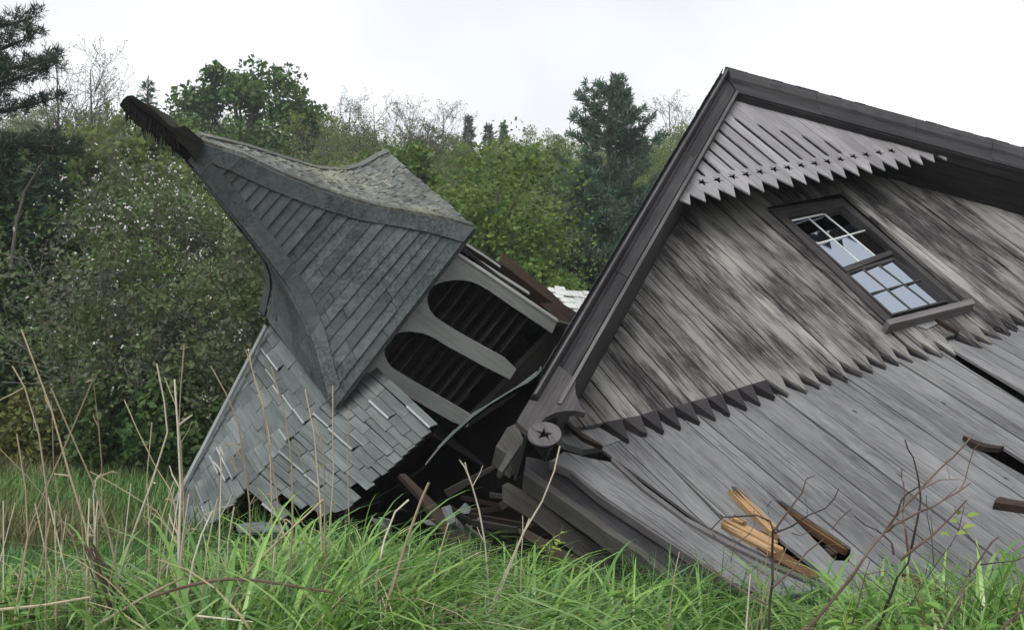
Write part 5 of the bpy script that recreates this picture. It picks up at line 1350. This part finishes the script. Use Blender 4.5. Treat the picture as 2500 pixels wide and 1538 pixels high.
for px, Y, lab, s in ((1240, 6.3, 'small yellow-green sprig in front of the dark hollow', .8), (1590, 5.6, 'lone green leaf cluster low before the dark eave', .55), (2270, 5.2, 'yellow-green sprig at the foot of the bare shrub before the lower wall', .85), (2400, 5.0, 'yellow-green sprig in the grass at far right', .9), (2000, 5.3, 'small leafy sprig under the splintered boards', .5), (1790, 4.6, 'broad leafy sprig at the bottom below the bare stems', .45)):
    put(dup(w2, (0, 0, 0), 0, 1, lab), px, Y, px, s)

# ------------------------------------------------------------------ dry stalks, each a thing
def cz(x, y): return (x / 1.994, 780 + y / 1.994)
def dzz(x, y): return (800 + x / 2.731, 1150 + y / 2.731)
def stalk(pts, Z, label, group=None, mat='stalk', r=.0058, name='dry_stalk', toground=True, tilt=0.0, forks=()):
    n = len(pts); W = [at(x, y, Z + tilt * (k / max(n - 1, 1) - .5)) for k, (x, y) in enumerate(pts)]
    lo = W[-1]
    if toground and lo[2] > .02:
        g = W[-1] - W[-2]; g = g / (np.linalg.norm(g) + 1e-9); g = np.array([g[0] * .5, g[1] * .5, min(g[2], -.6)])
        W.append(lo + g * (lo[2] + .02) / -g[2])
    # soften the corners a little and add joints
    out = [W[0]]
    for a_, b2 in zip(W[:-1], W[1:]):
        L = np.linalg.norm(b2 - a_); m_ = max(1, int(L / .16))
        for k in range(1, m_ + 1):
            p = a_ + (b2 - a_) * k / m_
            if k < m_: p = p + RS.normal(size=3) * .0022
            out.append(p)
    N_s = len(out); rr = [r * .86 * (.55 + .55 * k / N_s) * (1.25 if (k % 3 == 0) else 1.0) for k in range(N_s)]
    b = MB(); b.tube(out, rr, 6)
    if r > .0036:
        for k in range(3, N_s - 1, 3):               # torn leaf sheaths at some joints
            if random.random() < .45:
                p = out[k]; sd = random.choice((-1, 1)); L = random.uniform(.025, .08); w = random.uniform(.003, .007)
                a_ = np.array([sd * random.uniform(.2, .8), random.uniform(-.4, .4), random.uniform(-.2, .8)]) * L
                b.face([p, p + a_ * .6 + np.array([0, 0, w]), p + a_, p + a_ * .6 - np.array([0, 0, w])], None, random.random())
    if r > .0048 and toground and N_s > 6:
        for q_ in range(random.randint(0, 2)):
            k = random.randint(2, N_s // 2); sd = random.choice((-1, 1)); L = random.uniform(.05, .13); p = out[k]
            b.tube([p, p + np.array([sd * .35 * L, 0, .6 * L]), p + np.array([sd * .5 * L, .05 * L, 1.0 * L])], [r * .5, r * .4, r * .25], 4)
        if random.random() < .5:
            k = random.randint(N_s // 3, N_s - 2); sd = random.choice((-1, 1)); L = random.uniform(.10, .22); w = .004; p = out[k]; pr = None
            for j in range(7):
                u = j / 6; c0_ = p + np.array([sd * L * .55 * math.sin(u * 2.2), .04 * math.sin(u * 3), L * .35 * math.sin(u * 3.0) - L * .6 * u * u])
                if pr is not None: b.face([pr - np.array([0, .0, w]), pr + np.array([0, 0, w]), c0_ + np.array([0, 0, w * (1 - u)]), c0_ - np.array([0, 0, w * (1 - u)])], None, random.random())
                pr = c0_
    for (i0, dx, dy, L) in forks:
        p = out[min(i0, N_s - 1)]; b.tube([p, p + np.array([dx, 0, dy]) * L * .5, p + np.array([dx * 1.1, 0, dy]) * L], [r * .6, r * .7, r * .4], 5)
    return tag(own_origin(b.build(name, M[mat])), label, 'dry stalk', group)
G1, L1 = 'dry stalks at left', 'thin pale dry stalk standing in the long grass before the field at left'
G2, L2 = 'dry stalks before the shingles', 'thin pale dry stalk standing in front of the fallen shingled slope'
c_ = lambda *p: [cz(*q) for q in p]
stalk(c_((105, 50), (250, 440), (340, 760), (415, 1000), (440, 1200)), 4.9, 'tallest dry stalk at far left, leaning left with a small side spur', None, forks=((3, -.8, .1, .08),), r=.0068)
stalk(c_((60, 225), (120, 330), (190, 560), (228, 830), (225, 1200), (222, 1500)), 4.6, 'dry stalk with a curled tip nearest the left edge', None, forks=((1, -.9, -.5, .12),))
stalk(c_((82, 555), (125, 830), (135, 1060), (80, 1400)), 4.5, L1, G1)
stalk(c_((250, 335), (340, 545), (450, 790), (520, 1000), (560, 1180), (600, 1500)), 4.7, 'long leaning dry stalk crossing behind the broken hairpin stalk', None, r=.0065)
stalk(c_((495, 1000), (495, 700), (480, 520), (455, 290), (340, 560), (235, 800), (150, 1000)), 5.0, 'dry stalk folded over at the top into a narrow hairpin', None, r=.0055)
stalk(c_((605, 390), (670, 540), (760, 720), (830, 830), (850, 900)), 5.3, L1, G1, r=.005)
stalk(c_((763, 215), (800, 400), (815, 550), (740, 790), (640, 1060), (560, 1320)), 4.8, 'bleached stalk snapped halfway and bending back to the left', None, 'stalkw', r=.0068)
stalk(c_((897, 125), (880, 330), (870, 560), (880, 800), (870, 1100)), 5.2, L1, G1)
stalk(c_((850, 290), (865, 520), (880, 830), (865, 1500)), 4.6, 'straight bleached stalk beside the snapped one', None, 'stalkw', r=.0075, forks=((1, .8, .7, .07),))
stalk(c_((800, 280), (860, 430), (880, 600), (895, 900)), 5.3, L1, G1, r=.005)
stalk(c_((740, 500), (715, 760), (725, 1000)), 5.6, L1, G1, r=.005)
stalk(c_((0, 630), (120, 750), (250, 900), (350, 1050)), 4.9, 'thin dry stalk slanting in from the left edge', None, r=.0045)
stalk(c_((245, 970), (205, 1160), (140, 1420)), 4.4, L1, G1)
stalk(c_((265, 930), (275, 1280)), 4.6, L1, G1)
stalk(c_((440, 740), (560, 805), (700, 890), (760, 930)), 5.6, 'thin dry stalk lying slantwise behind the bleached stalks', None, r=.005)
stalk(c_((475, 880), (460, 1050)), 5.0, L1, G1, 'stalkw')
stalk(c_((920, 850), (900, 980), (885, 1100)), 4.9, L1, G1, 'stalkw')
stalk(c_((845, 790), (790, 960), (770, 1240)), 4.8, L1, G1)
stalk(c_((250, 395), (255, 480), (260, 700), (300, 1000)), 5.5, L1, G1, r=.0045)
stalk(c_((435, 870), (430, 1000), (425, 1200)), 4.8, L1, G1, 'stalkw')
stalk(c_((495, 750), (470, 770), (455, 850), (462, 1050)), 5.1, 'dry stalk ending in a small hooked curl', None, 'stalkw', r=.005)
for k in range(12):
    x = random.uniform(0, 960); y0 = random.uniform(760, 1050); ln_ = random.uniform(-110, 110)
    stalk(c_((x, y0), (x + ln_ * .5, y0 + 200), (x + ln_, y0 + 400)), random.uniform(4.4, 6.0), L1, G1, random.choice(('stalk', 'stalkw')), r=random.uniform(.0035, .0055))
stalk(c_((1025, 225), (1100, 360), (1160, 500), (1190, 700), (1215, 900), (1218, 1030)), 5.2, 'dry stalk arching left over the edge of the shingles', None, r=.0055)
stalk(c_((1195, 145), (1280, 400), (1310, 620), (1345, 820), (1370, 1100)), 5.4, L2, G2, r=.005)
stalk(c_((1320, 230), (1390, 470), (1420, 700), (1425, 1000), (1400, 1400)), 4.9, L2, G2, r=.006)
stalk(c_((1620, 320), (1620, 560), (1615, 900), (1600, 1060)), 5.4, L2, G2, r=.0055)
stalk(c_((1485, 340), (1530, 560), (1560, 900), (1565, 1200)), 5.2, L2, G2, r=.0055)
stalk(c_((1545, 500), (1575, 640), (1580, 900), (1580, 1250)), 5.0, 'pale stalk with a bent tip in front of the shingles', None, r=.006)
stalk(c_((1070, 620), (1078, 740), (1070, 960)), 5.1, 'bleached stalk with a shaggy tip beside the curled dry leaf', None, 'stalkw', forks=((1, -.6, .8, .06), (0, .3, -.7, .05)))
stalk(c_((1090, 605), (1130, 610), (1165, 650), (1140, 690), (1120, 660), (1150, 740)), 5.1, 'curled dry leaf hanging before the shingled slope', None, 'stalk', r=.005, toground=False)
stalk(c_((1035, 930), (980, 1050), (940, 1180), (900, 1400), (860, 1500)), 4.5, 'bleached stalk bent at its tip, low before the shingles', None, 'stalkw', r=.007)
stalk(c_((1575, 875), (1350, 1080), (1200, 1230), (1080, 1460)), 4.7, 'tan stalk leaning far to the right across the grass', None, r=.0075)
stalk(c_((1395, 985), (1340, 1080), (1325, 1260)), 4.9, L2, G2, 'stalkw')
stalk(c_((1140, 910), (1110, 1080), (1105, 1250)), 4.9, L2, G2, 'stalkw')
stalk(c_((1140, 900), (1070, 915), (1000, 950)), 5.4, L2, G2, 'stalkw', r=.004)
stalk(c_((1060, 870), (1010, 1100), (970, 1450)), 4.6, L2, G2)
stalk(c_((1210, 150), (1240, 300), (1275, 400), (1310, 560), (1320, 800)), 5.7, L2, G2, r=.0045)
stalk(c_((1420, 580), (1480, 720), (1530, 850)), 5.7, L2, G2, r=.004)
stalk(c_((1700, 420), (1690, 700), (1700, 1000)), 5.8, L2, G2, r=.004)
stalk(c_((440, 1350), (200, 1390), (0, 1410)), 4.2, 'pale stalk lying level in the grass at the lower left edge', None, 'stalk', r=.008, toground=False)
stalk(c_((890, 1255), (700, 1350), (450, 1500)), 4.3, 'pale stalk lying slantwise low in the left foreground', None, 'stalk', r=.008, toground=False)
stalk(c_((1230, 1470), (1100, 1455), (960, 1440)), 4.1, 'short pale stalk lying flat in the tan thatch', None, 'stalkw', r=.005, toground=False)
d_ = lambda *p: [dzz(*q) for q in p]
stalk(d_((915, -60), (930, 0), (965, 100), (1010, 260), (1050, 480), (1065, 680)), 5.3, 'dry stalk with a forked seed head against the dark hollow', None, 'stalkw', r=.0055, forks=((2, -.35, .9, .12), (1, -.5, .8, .07)))
stalk(d_((1548, -168), (1510, 0), (1430, 200), (1310, 400), (1160, 740), (1050, 1000)), 5.0, 'long bleached stalk curving up to the star rosette', None, 'stalkw', r=.0068, forks=((5, .5, .9, .06),))
stalk(d_((1345, 315), (1310, 400), (1215, 640), (1110, 900)), 5.05, 'short stalk doubled against the long curving one', None, 'stalkw', r=.005)
stalk(d_((675, 75), (620, 200), (520, 480), (430, 780), (335, 1060)), 4.6, 'thick tan cane with a cut top before the fallen plank', None, 'stalk', r=.010)
stalk(d_((540, 190), (450, 270), (380, 450), (325, 700), (325, 780)), 4.9, 'white stalk bent sharply near its tip before the hollow', None, 'stalkw', r=.0075)
stalk(d_((805, 345), (760, 500), (690, 740)), 5.0, 'short tan stalk beside the thick cut cane', None)
stalk(d_((1300, 295), (1302, 390), (1290, 600)), 5.4, 'short upright stalk touching the long curving stalk', None, 'stalkw', r=.004)
stalk(d_((2345, 535), (2310, 700), (2290, 850)), 5.0, 'short dry stalk before the dark eave', None, r=.005)
stalk([(1832, 1400), (1828, 1450), (1822, 1530)], 4.6, 'short white stalk beside the left bare shrub', None, 'stalkw', r=.006)
for k, pp in enumerate([[(1860, 1370), (1845, 1450), (1830, 1520)], [(1886, 1385), (1868, 1450), (1850, 1520)], [(1925, 1325), (1900, 1380), (1880, 1430)], [(1880, 1300), (1868, 1390), (1860, 1480)]]):
    stalk(pp, 4.9 + .1 * k, 'thin pale straw rising among the stems of the left bare shrub', 'straws by the left bare shrub', 'stalk', r=.0038)
for k in range(14):
    x, y = random.uniform(900, 1240), random.uniform(1440, 1500); stalk([(x, y), (x + random.uniform(-15, 15), y + 40), (x + random.uniform(-40, 40), y + 90)], random.uniform(4.1, 4.7), 'short broken straw in the tan thatch at the bottom', 'broken straws in the thatch', random.choice(('stalk', 'stalkw')), r=.004)
b = MB()
for k in range(16):
    x0 = 415 + random.uniform(-18, 50); pts = [cz(x0 - 5, 1085 + random.uniform(0, 30)), cz(x0 + 30 + k * 4, 1220), cz(x0 + 60 + k * 9, 1330 + random.uniform(0, 30)), cz(x0 + 90 + k * 10, 1450)]
    b.tube([at(*p, 4.5 + .03 * k) for p in pts], [.0025, .0035, .004, .004], 5)
tag(own_origin(b.build('dead_stem_clump', M['stalkold'])), 'dark brown clump of dead stems leaning in the left foreground', 'dead stems')
b = MB(); pts = c_((730, 1352), (850, 1312), (1000, 1275), (1110, 1262), (1250, 1268), (1400, 1290), (1500, 1310), (1620, 1325), (1700, 1400))
b.tube([at(*p, 4.35) for p in pts], [.006, .007, .0075, .0075, .007, .007, .006, .006, .005], 6)
for k in range(1, 8):
    p = at(*pts[k], 4.35); b.tube([p, p + np.array([.004, -.004, .014])], [.003, .0006], 4)
tag(own_origin(b.build('bramble_cane', M['twig'])), 'red-brown bramble cane arching low over the left foreground grass', 'bramble')

# ------------------------------------------------------------------ bare shrubs in front of the wall
def shrub(name, label, Z, paths, r0, mat='twig', tilt=.5):
    t = thing(name, label, 'shrub', (0, 0, 0)); first = True; base = None
    for k, (nm, pts, rr, m_) in enumerate(paths):
        random.seed(len(pts) * 7 + k); z0 = Z + random.uniform(-.12, .12) * (k > 0)
        W = [at(x, y, z0 + random.uniform(-.03, .03)) for x, y in pts]
        if k == 0 or nm == 'stem':
            lo = W[0]; g = W[0] - W[1]; g /= np.linalg.norm(g); g[2] = min(g[2], -.7); W.insert(0, lo + g * (lo[2] + .03) / -g[2])
            if base is None: base = W[0]; t.location = [float(v) for v in base]
        out = [W[0]]
        for a_, b2 in zip(W[:-1], W[1:]):
            m2 = max(1, int(np.linalg.norm(b2 - a_) / .07))
            for j in range(1, m2 + 1): out.append(a_ + (b2 - a_) * j / m2 + RS.normal(size=3) * .0025)
        n = len(out); b = MB(); b.tube(out, [max(rr * .84 * (1 - .72 * j / n) * (1.22 if j % 4 == 0 else 1), .0018) for j in range(n)], 6)
        for j in range(2, n - 1):                    # buds and stubs
            if random.random() < .4:
                p = out[j]; dd = np.array([random.uniform(-1, 1), random.uniform(-.5, .5), random.uniform(.1, 1)]); dd /= np.linalg.norm(dd)
                L = random.choice((.015, .02, .03, .09)); b.tube([p, p + dd * L], [rr * .35, .0014], 4)
        b.build('stem' if (k == 0 or nm == 'stem') else 'branch', M[m_], t, fix=False)
    return t
e_ = lambda *p: [l7(*q) for q in p]
def s7(x, y): return (1700 + x / 2.571, 950 + y / 2.571)
f_ = lambda *p: [s7(*q) for q in p]
shrub('bare_shrub', 'bare shrub with a tall dark crooked stem before the lower wall', 5.0, [
    ('stem', e_((1230, 1512), (1290, 1360), (1380, 1220), (1420, 1100), (1460, 900), (1490, 720), (1505, 640), (1490, 520), (1465, 400), (1440, 250), (1385, 170), (1360, 90)), .0105, 'twigdark'),
    ('branch', e_((1320, 1190), (1500, 1050), (1620, 960), (1760, 850), (1850, 740), (1945, 650)), .0075, 'twig'),
    ('branch', e_((1385, 1120), (1360, 900), (1350, 760), (1360, 600), (1345, 480), (1330, 430), (1345, 350)), .006, 'twig'),
    ('branch', e_((1330, 430), (1300, 405), (1270, 390)), .003, 'twig'),
    ('branch', e_((1255, 1150), (1235, 1040), (1170, 970), (1090, 910), (1000, 880), (890, 780)), .0065, 'twigdark')], .01)
shrub('bare_shrub', 'reddish bare shrub leaning right with the longest branches', 4.6, [
    ('stem', e_((740, 1512), (880, 1350), (970, 1200), (1060, 1060), (1140, 980), (1190, 920), (1280, 790), (1370, 700), (1480, 560), (1560, 480), (1690, 340), (1810, 250), (1900, 140), (1990, 40)), .0115, 'twig'),
    ('branch', e_((1190, 930), (1260, 870), (1400, 810), (1490, 745), (1620, 710), (1700, 650), (1860, 560), (1950, 480)), .008, 'twig'),
    ('branch', e_((1860, 560), (1910, 470), (1950, 300), (1985, 180), (2060, 100)), .0045, 'twig'),
    ('branch', e_((1280, 790), (1330, 650), (1370, 590), (1480, 520)), .006, 'twigdark'),
    ('branch', e_((1500, 550), (1680, 460), (1770, 455), (1850, 460)), .004, 'twig'),
    ('stem', e_((950, 1512), (1000, 1330), (1040, 1200)), .008, 'twig')], .01)
shrub('bare_shrub', 'twiggy bare shrub standing before the yellow splintered boards', 4.8, [
    ('stem', f_((455, 1512), (460, 1350), (480, 1200), (470, 1050), (485, 880), (460, 830), (380, 790), (250, 795), (165, 805), (100, 880)), .010, 'twigdark'),
    ('branch', f_((480, 900), (600, 740), (660, 650), (690, 570), (745, 545)), .005, 'twig'),
    ('branch', f_((495, 900), (600, 860), (700, 790), (810, 750), (870, 690), (895, 620)), .005, 'twigdark'),
    ('branch', f_((480, 1240), (600, 1140), (700, 1020), (800, 940)), .006, 'twig'),
    ('branch', f_((440, 1350), (330, 1290), (250, 1240), (150, 1160), (40, 1060)), .0055, 'twig'),
    ('branch', f_((600, 900), (650, 915), (730, 880)), .003, 'twig'),
    ('branch', f_((850, 880), (900, 810), (975, 750)), .0035, 'twig'),
    ('branch', f_((215, 1080), (240, 980), (330, 910), (370, 850), (365, 760)), .004, 'twig'),
    ('branch', f_((455, 780), (450, 735), (465, 700)), .003, 'twig'),
    ('branch', f_((100, 880), (105, 910), (120, 935)), .004, 'twig')], .01)
shrub('bare_shrub', 'pale crooked bare shrub in the grass near the right edge', 4.7, [
    ('stem', f_((1560, 1490), (1650, 1350), (1700, 1180), (1740, 1130), (1790, 1050), (1860, 960), (1900, 930)), .0105, 'twig'),
    ('branch', f_((1790, 1060), (1760, 980), (1700, 900), (1640, 830)), .0035, 'twig'),
    ('branch', f_((1780, 1100), (1900, 1085), (1990, 1075), (2070, 1050)), .004, 'twigdark'),
    ('branch', f_((1720, 1090), (1725, 1130), (1710, 1180)), .006, 'twig'),
    ('branch', f_((1680, 1240), (1560, 1400), (1400, 1330), (1340, 1300)), .004, 'twig')], .01)
shrub('bare_shrub', 'thick red cane slanting out of the lower right corner', 4.2, [('stem', f_((1890, 1520), (1980, 1430), (2080, 1370), (2200, 1320)), .013, 'twig')], .01)
shrub('thin_shrub', 'thin green-leaved stem before the lower wall at right', 5.2, [('stem', e_((1640, 1250), (1700, 1160), (1760, 1080), (1850, 930), (1880, 830), (1910, 700)), .0042, 'twigdark'), ('branch', e_((1625, 1250), (1600, 1000), (1570, 800), (1560, 600)), .003, 'twigdark')], .004)
th = [o for o in COL.objects if o.name.startswith('thin_shrub')][0]
V = []
for x, y, dx, dy in ((1845, 780, -.2, .3), (1930, 800, 1, .4), (1870, 850, -.9, .2), (1890, 910, .6, .3), (1780, 975, -.9, .3), (1830, 960, .7, .2)):
    c = at(*l7(x, y), 5.2); leafblade(V, c, np.array([dx, -.3, dy]), np.array([0, -.5, 1.0]), .06, .04)
bulk('leaves', np.array(V), M['sprig'], th)

# ------------------------------------------------------------------ damp air over the valley
bm = bmesh.new(); bmesh.ops.create_cube(bm, size=1.0)
for v in bm.verts: v.co = (v.co.x * 420, 52 + v.co.y * 240, -1.4 + (v.co.z + .5) * 42)
me = bpy.data.meshes.new('haze'); bm.to_mesh(me); bm.free()
hm = bpy.data.materials.new('damp_air'); hm.use_nodes = True; hn = hm.node_tree.nodes; hl = hm.node_tree.links
for n_ in list(hn):
    if n_.type != 'OUTPUT_MATERIAL': hn.remove(n_)
pv = hn.new('ShaderNodeVolumePrincipled'); pv.inputs['Color'].default_value = (.86, .90, .95, 1); pv.inputs['Density'].default_value = HAZE; pv.inputs['Anisotropy'].default_value = .2
hl.new(pv.outputs[0], hn['Material Output'].inputs['Volume']); me.materials.append(hm)
tag(link('haze', me), kind='stuff')
